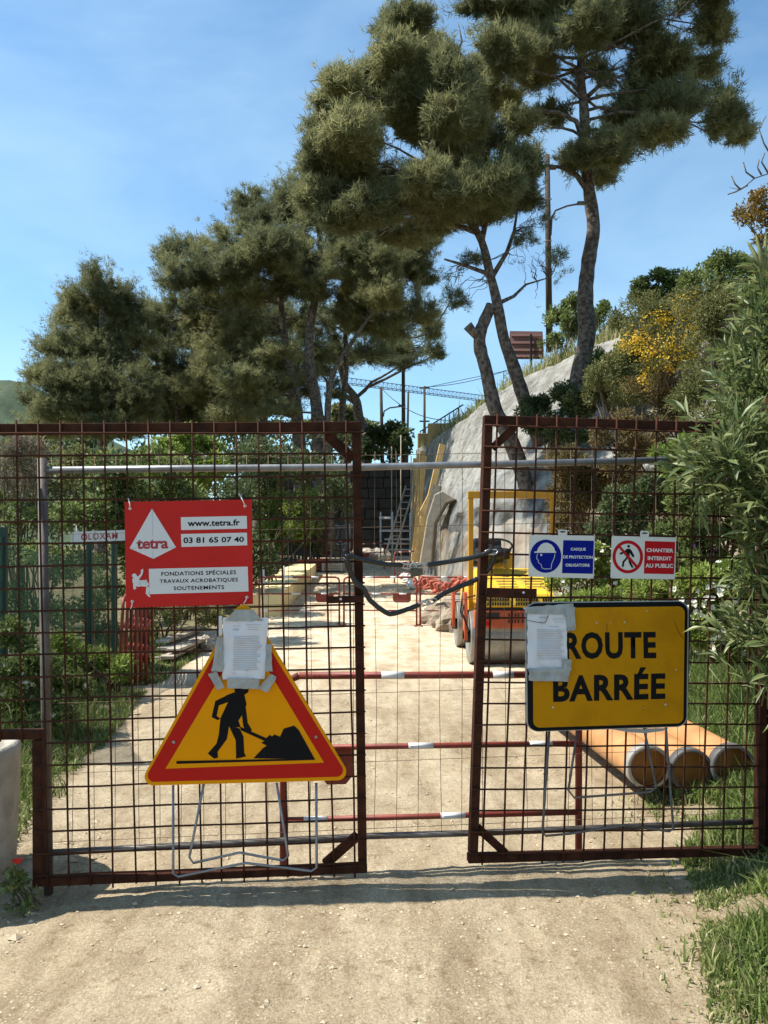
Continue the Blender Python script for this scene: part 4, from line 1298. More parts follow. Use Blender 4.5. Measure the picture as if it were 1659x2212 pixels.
# ------------------------------------------------------------------ lettering and flat shapes on a plane
def text_part(name, txt, pl, quad, off, mt, parent, bold=0.0, ref=None, spacing=1.0):
    """flat letters fitted into a photo quad (tl, tr, br, bl) lying on plane pl"""
    def mk(s):
        cu = bpy.data.curves.new('t', 'FONT')
        cu.body = s
        cu.size = 1.0
        cu.space_character = spacing
        cu.offset = bold
        cu.resolution_u = 3
        ob = bpy.data.objects.new('t', cu)
        COL.objects.link(ob)
        dg = bpy.context.evaluated_depsgraph_get()
        me = bpy.data.meshes.new_from_object(ob.evaluated_get(dg))
        bpy.data.objects.remove(ob)
        return me
    me = mk(txt)
    rm = mk(ref) if ref else me
    xs = [v.co.x for v in me.vertices]
    ys = [v.co.y for v in rm.vertices]
    x0, x1, y0, y1 = min(xs), max(xs), min(ys), max(ys)
    tl, tr, br, bl = [Vector((q[0], q[1])) for q in quad]
    root = rootloc(parent)
    for v in me.vertices:
        a, b = (v.co.x - x0) / (x1 - x0), (v.co.y - y0) / (y1 - y0)
        q = bl.lerp(br, a).lerp(tl.lerp(tr, a), b)
        v.co = pl.px(q.x, q.y, off) - root
    me.materials.clear()
    me.materials.append(mt)
    me.name = name
    o = bpy.data.objects.new(name, me)
    COL.objects.link(o)
    o.parent = parent
    return o

def shape(name, pts, pl, off, mt, parent, thick=0.0, bevel=0):
    q = [pl.px(x, y, off) for x, y in pts]
    m = MB()
    if thick:
        m.prism(q, -pl.n * thick)
    else:
        m.poly(q)
    return m.build(name, mt, parent, bevel=bevel)

def circ(c, r, n=32, ry=None, a0=0, a1=2 * pi):
    return [(c[0] + r * cos(a0 + (a1 - a0) * k / n), c[1] + (ry or r) * sin(a0 + (a1 - a0) * k / n)) for k in range(n + (0 if a1 - a0 > 6.2 else 1))]

def hull_round(cs, n=8):
    """rounded polygon round circles (x, y, r) given clockwise on screen"""
    out = []
    N = len(cs)
    for i in range(N):
        x, y, r = cs[i]
        a, b = cs[i - 1], cs[(i + 1) % N]
        d0 = math.atan2(y - a[1], x - a[0]) - pi / 2
        d1 = math.atan2(b[1] - y, b[0] - x) - pi / 2
        while d1 < d0: d1 += 2 * pi
        out += [(x + r * cos(d0 + (d1 - d0) * k / n), y + r * sin(d0 + (d1 - d0) * k / n)) for k in range(n + 1)]
    return out

def rrect(tl, tr, br, bl, r):
    def inn(p, a, b):
        p, a, b = Vector(p), Vector(a), Vector(b)
        q = p + (a - p).normalized() * r + (b - p).normalized() * r
        return (q.x, q.y, r)
    return hull_round([inn(tl, bl, tr), inn(tr, tl, br), inn(br, tr, bl), inn(bl, br, tl)])

# ------------------------------------------------------------------ the two rusty gate leaves
PL = Plane(P(80, 1190, 3.46), P(790, 1190, 3.55))
PR = Plane(P(1030, 1190, 3.58), P(1520, 1190, 3.68))
px_m = 1 / 470.0

def gbar(name, pl, a, b, wpx, parent, d=.045, off=0, mt='rust'):
    return MB().bar(pl.px(*a, off), pl.px(*b, off), wpx * px_m, d, pl.n).build(name, M[mt], parent, bevel=.003)

def mesh_wire(pl, a, b, off, parent):
    """welded mesh wire, a little bent along its length"""
    pts = []
    for k in range(6):
        t_ = k / 5
        j = 0 if k in (0, 5) else 1
        pts.append(pl.px(a[0] + (b[0] - a[0]) * t_ + j * random.uniform(-1.6, 1.6), a[1] + (b[1] - a[1]) * t_ + j * random.uniform(-1.6, 1.6), off + j * random.uniform(-.001, .001)))
    return MB().tube(pts, .0047, 6).build('wire', M['rustwire'], parent)

lg = thing('gate', 'left rusty mesh gate leaf carrying the red board', 'gate', PL.px(430, 1905), 'rusty mesh gate leaves')
gbar('top_rail', PL, (-130, 929), (779, 923), 22, lg)
gbar('stile', PL, (770, 935), (783, 1868), 19, lg)
gbar('bottom_rail', PL, (74, 1903), (793, 1873), 17, lg, d=.05)
gbar('stile', PL, (83, 1597), (84, 1894), 19, lg)
gbar('lower_rail', PL, (-130, 1588), (93, 1585), 19, lg, d=.048)
gbar('stile', PL, (-120, 941), (-118, 1578), 20, lg)
gbar('brace', PL, (704, 938), (764, 992), 22, lg, d=.03)
gbar('brace', PL, (702, 1866), (773, 1804), 20, lg, d=.03)
tb = MB().bar(PL.px(705, 1296, .045), PL.px(786, 1294, .045), 15 * px_m, .008, PL.n).build('lock_tab', M['rust'], lg)
MB().tube([PL.px(736, 1294, .0485), PL.px(736, 1294, .0515)], .0055, 12).build('hole_disc', M['whiteprint'], tb)  # white disc added in place of the bright see-through hole in the tab
for i in range(-3, 16):
    xt, xb = 35 + 47.5 * i, 35 + 47.5 * i + 19
    j = random.uniform(-1.5, 1.5)
    if xb < 95:
        yb = 1600
        t_ = (yb - 915) / (1900 - 915)
        mesh_wire(PL, (xt, 908), (xt + 19 * t_, yb + random.uniform(0, 4)), .0285, lg)
    else:
        mesh_wire(PL, (xt, 908 + j), (xb + 2 * j, 1922 - 28 * i / 15 + random.uniform(-5, 3)), .0285, lg)
for k in range(0, 21):
    yl, yr = 937 + 48.0 * k, 934 + 46.4 * k
    xa = -128 if yl < 1570 else 74
    yla = yr + (yl - yr) * (793 - xa) / 813
    mesh_wire(PL, (xa, yla), (786 + 6 * k / 20, yr), .037, lg)
# hinge post out of the frame
gp = thing('gate_post', 'rusty steel hinge post of the left gate leaf', 'post', V(PL.px(-160, 1900).x, 3.42, -.1), 'gate posts')
MB().bar(PL.px(-155, 860), PL.px(-155, 1935), .08, .08, PL.n).build('post', M['rust'], gp, bevel=.004)

rg = thing('gate', 'right rusty mesh gate leaf carrying the two small white signs', 'gate', PR.px(1280, 1850), 'rusty mesh gate leaves')
gbar('top_rail', PR, (1044, 908), (1660, 927), 20, rg)
gbar('stile', PR, (1053, 918), (1021, 1844), 18, rg, d=.06)
gbar('bottom_rail', PR, (1010, 1853), (1650, 1836), 17, rg, d=.05)
gbar('stile', PR, (1650, 937), (1640, 1828), 18, rg)
gbar('brace', PR, (1064, 968), (1112, 922), 17, rg, d=.03)
gbar('brace', PR, (1032, 1788), (1092, 1843), 17, rg, d=.03)
tb = MB().bar(PR.px(1050, 1279, .05), PR.px(1159, 1281, .05), 19 * px_m, .008, PR.n).build('lock_tab', M['rust'], rg)
MB().tube([PR.px(1131, 1280, .0535), PR.px(1131, 1280, .0565)], .0055, 12).build('hole_disc', M['whiteprint'], tb)  # added white disc, stands in for the bright hole through this tab
for i in range(0, 14):
    xt, xb = 1074.5 + 43 * i, 1043.5 + 43 * i
    j = random.uniform(-1.5, 1.5)
    mesh_wire(PR, (xt + .3, 893 + 12 * i / 11), (xb + 2 * j, 1869 - 20 * i / 11 + random.uniform(-5, 3)), .0345, rg)
for k in range(0, 21):
    yl, yr = 918 + 46.3 * k, 934 + 45.1 * k
    yr2 = yl + (yr - yl) * (1655 - 1040) / (1546 - 1045)
    mesh_wire(PR, (1046 - 32 * k / 20, yl), (1652, yr2), .0385, rg)
gp = thing('gate_post', 'rusty steel hinge post at the right end of the right gate', 'post', V(PR.px(1675, 1880).x, PR.px(1675, 1880).y, -.05), 'gate posts')
MB().bar(PR.px(1672, 860), PR.px(1672, 1900), .08, .08, PR.n).build('post', M['rust'], gp, bevel=.004)

# ------------------------------------------------------------------ temporary mesh fence panel just behind the gates
PH = Plane(P(100, 1190, 3.56), P(1500, 1190, 3.76))
hf = thing('fence_panel', 'galvanised temporary fence panel standing right behind the gates', 'fence', PH.px(850, 1880))
MB().tube([PH.px(91, 990), PH.px(105, 1930)], .0215, 12).build('post', M['galvold'], hf)
MB().tube([PH.px(1640, 985), PH.px(1646, 1850)], .0215, 12).build('post', M['galvold'], hf)
MB().tube([PH.px(93, 1016), PH.px(400, 1012), PH.px(780, 1009), PH.px(1100, 1002), PH.px(1640, 989)], .0165, 12).build('top_tube', M['galv'], hf)
MB().tube([PH.px(106, 1842), PH.px(400, 1826), PH.px(800, 1806), PH.px(1040, 1799), PH.px(1642, 1774)], .0150, 12).build('bottom_tube', M['galvold'], hf)
for i in range(0, 33):
    x = 112 + 46.6 * i
    ytop = 1000 - (x - 100) * .018 - 12
    m_ = [PH.px(x + random.uniform(-3, 3), ytop, -.012)]
    for k in range(1, 4):
        m_.append(PH.px(x + random.uniform(-3.5, 3.5), ytop + (1838 - (x - 106) * .044 - ytop) * k / 3, -.012))
    MB().tube(m_, .0014, 5).build('wire', M['thinwire'], hf)
for k, y in enumerate([996, 1155, 1320, 1520, 1672, 1820]):
    sl = -.018 - .025 * k / 5
    rod('wire', PH.px(100, y, -.017), PH.px(1640, y + 1540 * sl, -.017), .0014, M['thinwire'], hf)

# ------------------------------------------------------------------ red company board on the left gate
z3 = zoomer(450, 1920, 2.765)
bd = thing('company_board', 'red company board with white tetra logo on the left gate', 'board', PL.px(*z3((810, 1290)), .05))
brd = shape('board', [z3(p) for p in ((110, 155), (1498, 128), (1510, 1268), (126, 1308))], PL, .052, M['boardred'], bd, thick=.006, bevel=.0015)
shape('logo_diamond', [z3(p) for p in ((410, 228), (672, 650), (425, 775), (166, 660))], PL, .0528, M['whiteprint'], bd)
lt = text_part('logo_lettering', 'tetra', PL, [z3(p) for p in ((242, 566), (588, 556), (588, 664), (242, 670))], .0538, M['lettering_red'], bd, .028, spacing=.95)
for nm, q in (('logo_line', [(413, 235), (418, 530)]), ('logo_line', [(418, 680), (421, 770)]), ('logo_line', [(190, 664), (232, 663)]), ('logo_line', [(608, 656), (662, 655)])):
    a_, b_ = q
    dx, dy = b_[0] - a_[0], b_[1] - a_[1]
    L_ = math.hypot(dx, dy)
    nx_, ny_ = -dy / L_ * 2.5, dx / L_ * 2.5
    shape(nm, [z3(p) for p in ((a_[0] - nx_, a_[1] - ny_), (b_[0] - nx_, b_[1] - ny_), (b_[0] + nx_, b_[1] + ny_), (a_[0] + nx_, a_[1] + ny_))], PL, .0534, M['ink'], bd)
for q, tx, tq in (
    (((724, 322), (1442, 308), (1446, 446), (728, 462)), 'www.tetra.fr', ((798, 352), (1368, 344), (1368, 412), (798, 424))),
    (((726, 505), (1444, 490), (1448, 628), (732, 646)), '03 81 65 07 40', ((752, 542), (1412, 534), (1412, 592), (752, 606)))):
    st = shape('white_strip', [z3(p) for p in q], PL, .0528, M['whiteprint'], bd)
    text_part('lettering', tx, PL, [z3(p) for p in tq], .0536, M['black'], st, .024, ref='t0' if 'www' in tx else '0')
st = shape('white_strip', [z3(p) for p in ((376, 884), (1452, 860), (1462, 1130), (384, 1160))], PL, .0528, M['whiteprint'], bd)
for tx, tq in (('FONDATIONS SPÉCIALES', ((512, 918), (1326, 899), (1326, 943), (512, 962))), ('TRAVAUX ACROBATIQUES', ((494, 1000), (1346, 980), (1346, 1022), (494, 1040))), ('SOUTENEMENTS', ((646, 1076), (1196, 1062), (1196, 1104), (646, 1118)))):
    text_part('lettering', tx, PL, [z3(p) for p in tq], .0536, M['black'], st, .018, ref='TOS', spacing=1.08)
shape('crease', [z3(p) for p in ((386, 1058), (1448, 1040), (1448, 1046), (386, 1064))], PL, .0532, M['paper'], st)
# climber emblem
emb = [((192, 950), (212, 934), (236, 940), (246, 962), (262, 966), (292, 930), (288, 902), (306, 884), (318, 888), (316, 912), (304, 950), (268, 1000), (284, 1010), (352, 1004), (362, 1030), (372, 1040), (376, 1062), (352, 1078), (290, 1074), (262, 1080), (236, 1072), (240, 1100), (214, 1112), (206, 1090), (206, 1050), (196, 1020), (198, 990), (212, 982), (196, 972)),
       ((350, 1080), (376, 1076), (384, 1120), (376, 1146), (394, 1190), (378, 1192), (342, 1152), (346, 1110))]
for q in emb:
    shape('emblem', [z3(p) for p in q], PL, .0529, M['whiteprint'], bd)
for q in (((264, 1056), (282, 1012)), ((284, 1066), (300, 1012)), ((316, 1050), (330, 1006)), ((340, 1062), (354, 1010))):
    (ax_, ay_), (bx_, by_) = q
    shape('emblem_line', [z3(p) for p in ((ax_ - 3, ay_), (bx_ - 3, by_), (bx_ + 3, by_), (ax_ + 3, ay_))], PL, .0534, M['ink'], bd)
for q in (((322, 850), (316, 905)), ((322, 850), (440, 880)), ((322, 905), (300, 1010)), ((330, 905), (372, 1000)), ((276, 1084), (262, 1170))):
    (ax_, ay_), (bx_, by_) = q
    rod('emblem_rope', PL.px(*z3((ax_, ay_)), .0527), PL.px(*z3((bx_, by_)), .0527), .0011, M['lettering_red'], bd)
for (ex, ey), (tx, ty) in (((172, 228), (152, 118)), ((1422, 200), (1362, 72)), ((196, 1240), (178, 1318)), ((1444, 1194), (1398, 1278))):
    MB().tube([PL.px(*z3((ex - 16, ey)), .054), PL.px(*z3((ex, ey - 14)), .054), PL.px(*z3((ex + 16, ey)), .054), PL.px(*z3((ex, ey + 14)), .054), PL.px(*z3((ex - 16, ey)), .054)], .0022, 6).build('eyelet', M['ziptie'], bd)
    MB().tube([PL.px(*z3((ex, ey)), .056), PL.px(*z3(((ex + tx) / 2 + 6, (ey + ty) / 2)), .068), PL.px(*z3((tx, ty)), .042)], .0028, 6).build('cord', M['ziptie'], bd)

# ------------------------------------------------------------------ roadworks triangle on a wire stand
PA = Plane(PL.px(330, 1680, .085), PL.px(740, 1670, .085), (PL.px(525, 1330, .065) - PL.px(535, 1680, .085)).normalized())
z4 = zoomer(0, 2500, 1.097)
tri = thing('roadworks_sign', 'triangular yellow and red roadworks sign leaning on the left gate', 'sign', PA.px(530, 1885) + V(0, 0, -.02))
shape('plate', hull_round([(525, 1327, 20), (729, 1667, 19), (331, 1678, 19)]), PA, .0, M['signyellow'], tri, thick=.018, bevel=.002)
red_o = hull_round([(525, 1331, 13), (727, 1664, 14), (333, 1675, 14)])
inner = [(531, 1368), (700, 1647.5), (357.5, 1660.6)]
shape('red_border', red_o, PA, .0008, M['signred'], tri)
shape('yellow_field', inner, PA, .0016, M['signyellow'], tri)
MAN = [[(1010, 248), (1055, 255), (1065, 300), (1050, 340), (1030, 370), (1040, 400), (985, 395), (950, 385), (952, 360), (985, 290), (975, 262)],
       [(1000, 252), (930, 285), (914, 355), (940, 368), (952, 362), (936, 350), (945, 305), (990, 288)],
       [(1052, 262), (1060, 300), (1070, 380), (1088, 410), (1080, 425), (1060, 418), (1050, 390), (1042, 320)],
       [(950, 380), (990, 390), (980, 450), (940, 505), (942, 530), (925, 535), (897, 512), (935, 470), (945, 430)],
       [(985, 385), (1035, 405), (1052, 440), (1055, 510), (1063, 525), (1020, 535), (1018, 455)],
       [(1036, 396), (1050, 402), (1150, 446), (1165, 432), (1190, 450), (1165, 485), (1128, 466), (1142, 458), (1040, 412)],
       [(1095, 533), (1135, 490), (1150, 480), (1160, 452), (1185, 430), (1210, 440), (1225, 405), (1270, 392), (1290, 410), (1360, 537)],
       [(762, 545), (1360, 533), (1360, 540), (762, 557)],
       [(1015, 220), (1075, 225), (1072, 248), (1050, 262), (1022, 262), (1012, 240)]]
for i, q in enumerate(MAN):
    shape('pictogram', [z4(p) for p in q], PA, .0022 + .0002 * i, M['black'], tri)
for (x, y) in ((750, 463), (1365, 441)):
    c_ = PA.px(*z4((x, y)), .002)
    MB().lathe(V(0, 0, 0), [(.0001, .004), (.005, .003), (.0072, 0)], 10)
    MB().tube([c_, c_ + PA.n * .004], [.0075, .005], 10).build('rivet', M['collarwhite'], tri)
for q, of in (([(748, 650), (748, 1030), (770, 1045), (1060, 985), (1345, 1020), (1368, 1005), (1366, 640)], -.012), ([(880, 645), (818, 960), (835, 985), (1035, 940), (1225, 975), (1245, 955), (1195, 640)], -.12)):
    # the rear loop swings back towards the gate
    pts = []
    for i, p in enumerate(q):
        f_ = 0 if i in (0, len(q) - 1) else 1
        o_ = -.012 if of > -.05 else (-.014 - .045 * f_)
        pts.append(PA.px(*z4(p), o_))
    MB().tube(pts, .0058, 8).build('wire_leg', M['galv'], tri)

def crumple(pl, quad, off, amp, nu, nv, fr=1.0, sd=0.0):
    """wrinkled sheet in a photo quad (tl, tr, br, bl)"""
    tl, tr, br, bl = [Vector((q[0], q[1])) for q in quad]
    def fn(a, b):
        q = tl.lerp(tr, a).lerp(bl.lerp(br, a), b)
        n = noise.fractal((a * 4 * fr + sd, b * 5 * fr, sd), .9, 2, 4) * amp
        e = noise.noise((a * 9 + sd, b * 9, 3)) * 2.2 if (a in (0, 1) or b in (0, 1)) else 0
        return pl.px(q.x + e, q.y + e, off + n)
    return MB().grid(fn, nu, nv)

def notice(label, pl, off, quad, lines, tapes, zf, base, stain=None):
    root = thing('paper_notice', label, 'notice', base, 'taped paper notices')
    crumple(pl, [zf(p) for p in quad], off, .006, 14, 18, sd=off * 100).build('sheet', M['paper'], root)
    m = MB()
    tl, tr, br, bl = [Vector(zf(p)) for p in quad]
    for (a0, a1, b, th) in lines:
        def at(a, bb):
            return tl.lerp(tr, a).lerp(bl.lerp(br, a), bb)
        n_ = 10
        def fn(i, j):
            a, bb = a0 + (a1 - a0) * i, b + th * j
            q = at(a, bb)
            nn = noise.fractal((a * 4 + off * 100, bb * 5, off * 100), .9, 2, 4) * .006
            return pl.px(q.x, q.y, off + nn + .0016)
        m.grid(fn, n_, 1)
    m.build('printed_line', M['ink'], root)
    for i, q in enumerate(tapes):
        crumple(pl, [zf(p) for p in q], off + .005 + .0013 * i, .004, 10, 6, 1.6, i * 3.7).build('tape', M['tape'], root)
    if stain:
        for q in stain:
            MB().tube([pl.px(*zf(q[0]), off + .008), pl.px(*zf(q[1]), off + .010), pl.px(*zf(q[2]), off + .008)], .0018, 5).build('twig', M['stem'], root)
    return root
zA = zoomer(800, 2350, 4.74)
lines = [(.50, .84, .11, .010), (.55, .80, .15, .010), (.55, .80, .19, .010), (.22, .40, .13, .012), (.22, .36, .18, .03)]
lines += [(.24, .90 - .12 * random.random(), .30 + .030 * k, .013) for k in range(19)] + [(.22, .30, .90, .012), (.55, .60, .86, .012)]
notice('paper notice in a clear sleeve taped over the top of the roadworks triangle', PA, .012, ((372, 385), (1215, 390), (1150, 1530), (362, 1540)), lines,
       [((600, 240), (930, 235), (1120, 450), (400, 455)), ((270, 740), (375, 750), (370, 1400), (150, 1390)), ((1170, 890), (1275, 880), (1290, 1390), (1160, 1395)),
        ((440, 1520), (1050, 1535), (1040, 1720), (455, 1710)), ((90, 1440), (250, 1395), (400, 1690), (260, 1740)), ((1260, 1430), (1375, 1500), (1190, 1790), (1040, 1710))], zA, PA.px(525, 1480, .012))
MB().grid(lambda a, b: PA.px(*zA((290 + 65 * a, 355 + 370 * b)), .010 + .002 * sin(b * 9)), 2, 8).build('punched_strip', M['whiteplate'], tri)

# ------------------------------------------------------------------ ROUTE BARREE sign on a wire stand
PRB = Plane(PR.px(1140, 1450, .07), PR.px(1490, 1450, .07), (PR.px(1310, 1320, .055) - PR.px(1310, 1570, .085)).normalized())
z6 = zoomer(2050, 2350, 2.37)
rb = thing('road_closed_sign', 'yellow road closed sign with black rim leaning on the right gate', 'sign', PRB.px(1315, 1800))
shape('plate', rrect(*[z6(p) for p in ((58, 60), (1562, 44), (1550, 1205), (72, 1258))], 22), PRB, 0, M['black'], rb, thick=.03, bevel=.004)
shape('edge_rim', rrect(*[z6(p) for p in ((48, 50), (1572, 34), (1558, 1212), (62, 1262))], 24), PRB, -.006, M['aluback'], rb, thick=.022)
shape('yellow_field', rrect(*[z6(p) for p in ((112, 106), (1532, 88), (1518, 1180), (118, 1222))], 14), PRB, .0012, M['signyellow_old'], rb)
text_part('lettering', 'ROUTE', PRB, [z6(p) for p in ((408, 333), (1262, 327), (1266, 573), (410, 580))], .0024, M['black'], rb, .036, ref='TE', spacing=1.10)
text_part('lettering', 'BARRÉE', PRB, [z6(p) for p in ((302, 738), (1352, 712), (1350, 952), (304, 982))], .0024, M['black'], rb, .036, ref='BARREE', spacing=1.10)
for (x, y, r_) in ((300, 1030, 11), (1350, 1005, 11), (708, 242, 8), (836, 240, 5), (968, 236, 9), (1175, 130, 7), (1452, 680, 7), (1146, 1040, 5)):
    c_ = PRB.px(*z6((x, y)), .0012)
    MB().tube([c_, c_ + PRB.n * .003], r_ / 2.37 / 1.823 * px_m, 10).build('rivet', M['stain'], rb)
for q in (((1435, 235), (1480, 340)), ((1480, 340), (1520, 390)), ((804, 250), (806, 320)), ((1144, 1015), (1150, 1060))):
    rod('scratch', PRB.px(*z6(q[0]), .0015), PRB.px(*z6(q[1]), .0015), .0011, M['rust'], rb)
MB().prism([PRB.px(*z6(p), -.012) for p in ((850, 1236), (1380, 1226), (1330, 1252), (1160, 1274), (1000, 1262))], -PRB.n * .004).build('bracket', M['aluback'], rb)
z5 = zoomer(1400, 2500, 1.0216)
for q, back in (([(780, 375), (752, 790), (765, 808), (860, 800), (1080, 765), (1262, 790), (1278, 780), (1248, 370)], 0), ([(893, 380), (856, 625), (880, 655), (1185, 632), (1210, 612), (1160, 375)], 1)):
    pts = [PRB.px(*z5(p), -.016 - (.035 if back and 0 < i < len(q) - 1 else 0)) for i, p in enumerate(q)]
    MB().tube(pts, .0058, 8).build('wire_leg', M['galvold'], rb)
lines = [(.66, .95, .08, .010), (.66, .95, .11, .008), (.70, .92, .15, .008), (.55, .80, .23, .012), (.30, .5, .06, .03)] + [(.24, .94 - .1 * random.random(), .29 + .031 * k, .012) for k in range(18)]
notice('rain stained paper notice taped to the corner of the road closed sign', PRB, .008, ((62, 150), (425, 160), (440, 672), (62, 672)), lines,
       [((20, 100), (490, 60), (500, 165), (60, 160)), ((418, 100), (508, 95), (510, 315), (430, 318)), ((72, 668), (474, 660), (440, 790), (80, 785)), ((388, 580), (474, 585), (470, 690), (392, 690))], z6, PRB.px(1190, 1420, .008),
       stain=[((62, 218), (150, 235), (226, 245)), ((226, 245), (246, 210), (258, 172))])

# ------------------------------------------------------------------ the two small white safety signs on the right gate
z7 = zoomer(2050, 2050, 2.37)
def plate(label, quad, tab):
    r = thing('safety_sign', label, 'sign', PR.px(*z7((quad[2][0] * .5 + quad[3][0] * .5, quad[2][1])), .045), 'small safety signs on the right gate')
    shape('plate', rrect(*[z7(p) for p in quad], 3), PR, .047, M['whiteplate'], r, thick=.003)
    shape('hanging_tab', rrect(*[z7(p) for p in tab], 3), PR, .0465, M['whiteplate'], r, thick=.002)
    cx_, cy_ = sum(p[0] for p in tab) / 4, sum(p[1] for p in tab) / 4
    shape('slot', [z7(p) for p in circ((cx_, cy_ - 8), 28, 12, 8)], PR, .0471, M['shrub_hole'], r)
    for q in quad:
        a_ = PR.px(*z7((q[0] + (6 if q[0] < quad[1][0] - 50 else -6), q[1] + (4 if q[1] < quad[2][1] - 50 else -4))), .049)
        MB().tube([a_, a_ + V(random.uniform(-.006, .006), -.004, .008)], .0016, 5).build('tie', M['ziptie'], r)
    return r
M['shrub_hole'] = mat('slot_shadow', (0.03, 0.035, 0.02), 0.9)
c1 = plate('blue hard hat sign on the right gate, nearer the middle', ((84, 134), (693, 140), (682, 540), (72, 522)), ((352, 84), (434, 86), (434, 140), (350, 138)))
shape('blue_disc', [z7(p) for p in circ((234, 332), 146, 40, 155)], PR, .0478, M['signblue'], c1)
shape('blue_panel', [z7(p) for p in ((398, 182), (684, 188), (674, 496), (386, 490))], PR, .0478, M['signblue'], c1)
shape('hard_hat', [z7(p) for p in [(128, 288), (152, 286), (162, 258), (186, 226), (216, 208), (250, 206), (286, 222), (312, 252), (322, 284), (332, 290), (330, 300), (128, 300)]], PR, .0486, M['whiteplate'], c1)
face = [(160, 308), (152, 330), (148, 354), (164, 366), (166, 392), (192, 410), (198, 440), (216, 450), (284, 450), (290, 400), (314, 350), (320, 308)]
fm = MB()
for a_, b_ in zip(face[:-1], face[1:]):
    fm.tube([PR.px(*z7(a_), .0482), PR.px(*z7(b_), .0482)], .0016, 5)
fm.build('face_outline', M['whiteplate'], c1)
shape('eye', [z7(p) for p in circ((192, 320), 10, 10)], PR, .0486, M['whiteplate'], c1)
for tx, q in (('CASQUE', ((468, 252), (608, 254), (608, 280), (468, 279))), ('DE PROTECTION', ((398, 324), (672, 328), (672, 356), (398, 352))), ('OBLIGATOIRE', ((418, 400), (644, 402), (644, 430), (418, 428)))):
    text_part('lettering', tx, PR, [z7(p) for p in q], .0486, M['whiteprint'], c1, .03, ref='SOE')
c2 = plate('red prohibition sign with crossed out walking figure on the right gate', ((852, 142), (1452, 158), (1440, 548), (840, 538)), ((1118, 94), (1198, 98), (1196, 156), (1116, 152)))
ring = [z7(p) for p in circ((1000, 338), 143, 40, 154)]
hole = [z7(p) for p in circ((1000, 338), 114, 40, 124)]
rm_ = MB()
for i in range(40):
    j = (i + 1) % 40
    rm_.add([PR.px(*ring[i], .0478), PR.px(*ring[j], .0478), PR.px(*hole[j], .0478), PR.px(*hole[i], .0478)], [(0, 1, 2, 3)])
rm_.build('red_ring', M['prohibred'], c2)
WALK = [[(994, 262), (1020, 262), (1036, 280), (1062, 330), (1056, 342), (1042, 338), (1018, 300), (1018, 345), (985, 345), (985, 292), (936, 318), (922, 312), (928, 300), (970, 282)],
        [(985, 345), (1005, 345), (968, 390), (962, 430), (944, 432), (952, 380)], [(1000, 345), (1018, 345), (1030, 390), (1054, 436), (1038, 442), (1012, 396)]]
for i, q in enumerate(WALK):
    shape('pictogram', [z7(p) for p in q], PR, .0480 + .0002 * i, M['black'], c2)
shape('pictogram', [z7(p) for p in circ((1008, 240), 13, 14)], PR, .0481, M['black'], c2)
shape('red_slash', [z7(p) for p in ((914, 250), (930, 236), (1090, 418), (1072, 436))], PR, .0490, M['prohibred'], c2)
shape('red_panel', [z7(p) for p in ((1160, 190), (1442, 198), (1432, 500), (1150, 494))], PR, .0478, M['prohibred'], c2)
for tx, q in (('CHANTIER', ((1174, 256), (1426, 262), (1426, 298), (1174, 292))), ('INTERDIT', ((1186, 332), (1408, 336), (1408, 372), (1186, 368))), ('AU PUBLIC', ((1164, 400), (1424, 404), (1424, 442), (1164, 438)))):
    text_part('lettering', tx, PR, [z7(p) for p in q], .0486, M['whiteprint'], c2, .035, ref='CHE')

# ------------------------------------------------------------------ padlocked chain in black sleeves between the leaves
z8 = zoomer(1250, 2050, 2.212)
ch = thing('chain', 'padlocked chain in black plastic sleeves joining the two gate leaves', 'chain', P(893, 1235, 3.5))
def sleeve(pts, r, Yf):
    pp = []
    for i, p in enumerate(pts):
        pp.append(P(*z8(p), Yf(i / (len(pts) - 1))))
    fine, rr = [], []
    for i in range(len(pp) - 1):
        for k in range(6):
            t_, p0, p1, p2, p3 = k / 6, pp[max(i - 1, 0)], pp[i], pp[i + 1], pp[min(i + 2, len(pp) - 1)]
            fine.append(0.5 * ((2 * p1) + (p2 - p0) * t_ + (2 * p0 - 5 * p1 + 4 * p2 - p3) * t_ * t_ + (3 * p1 - p0 - 3 * p2 + p3) * t_ ** 3) + V(0, 0, .002 * sin(i * 1.3 + k * .4)))
            rr.append(r * (1 + .10 * noise.noise((i * 1.1 + k * .18, r * 99, 0))))
    fine.append(pp[-1])
    rr.append(r)
    return MB().tube(fine, rr, 10).build('sleeve', M['blacksleeve'], ch)
sleeve([(245, 320), (300, 315), (390, 340), (500, 360), (600, 378), (735, 390)], .0118, lambda t: 3.46 + .06 * t)
sleeve([(958, 388), (1080, 372), (1220, 345), (1340, 320), (1430, 295), (1510, 270)], .0115, lambda t: 3.52 + .0 * t)
sleeve([(250, 330), (280, 430), (330, 530), (400, 590), (450, 680), (520, 750), (600, 805), (645, 812), (720, 790), (800, 765), (890, 735)], .0118, lambda t: 3.455 + .07 * t)
sleeve([(1010, 700), (1100, 640), (1200, 590), (1290, 550), (1385, 510)], .0115, lambda t: 3.53 + .02 * t)
sleeve([(1500, 270), (1545, 285), (1530, 350), (1490, 420), (1430, 480), (1385, 512)], .0112, lambda t: 3.52 + .07 * t)
def link(c, d, r=.014):
    d = Vector(d).normalized()
    s_ = d.cross(V(random.uniform(-1, 1), 1, random.uniform(-1, 1))).normalized()
    pts = [c + d * (r * 1.5 * cos(a)) + s_ * (r * .8 * sin(a)) for a in [2 * pi * k / 14 for k in range(15)]]
    MB().tube(pts, .0032, 6).build('link', M['chain'], ch)
for p in ((750, 392), (785, 398), (875, 395), (905, 392), (935, 388), (915, 728), (945, 718), (975, 705), (1000, 700), (1500, 272), (1530, 275)):
    link(P(*z8(p), 3.52), (1, 0, random.uniform(-.2, .3)))
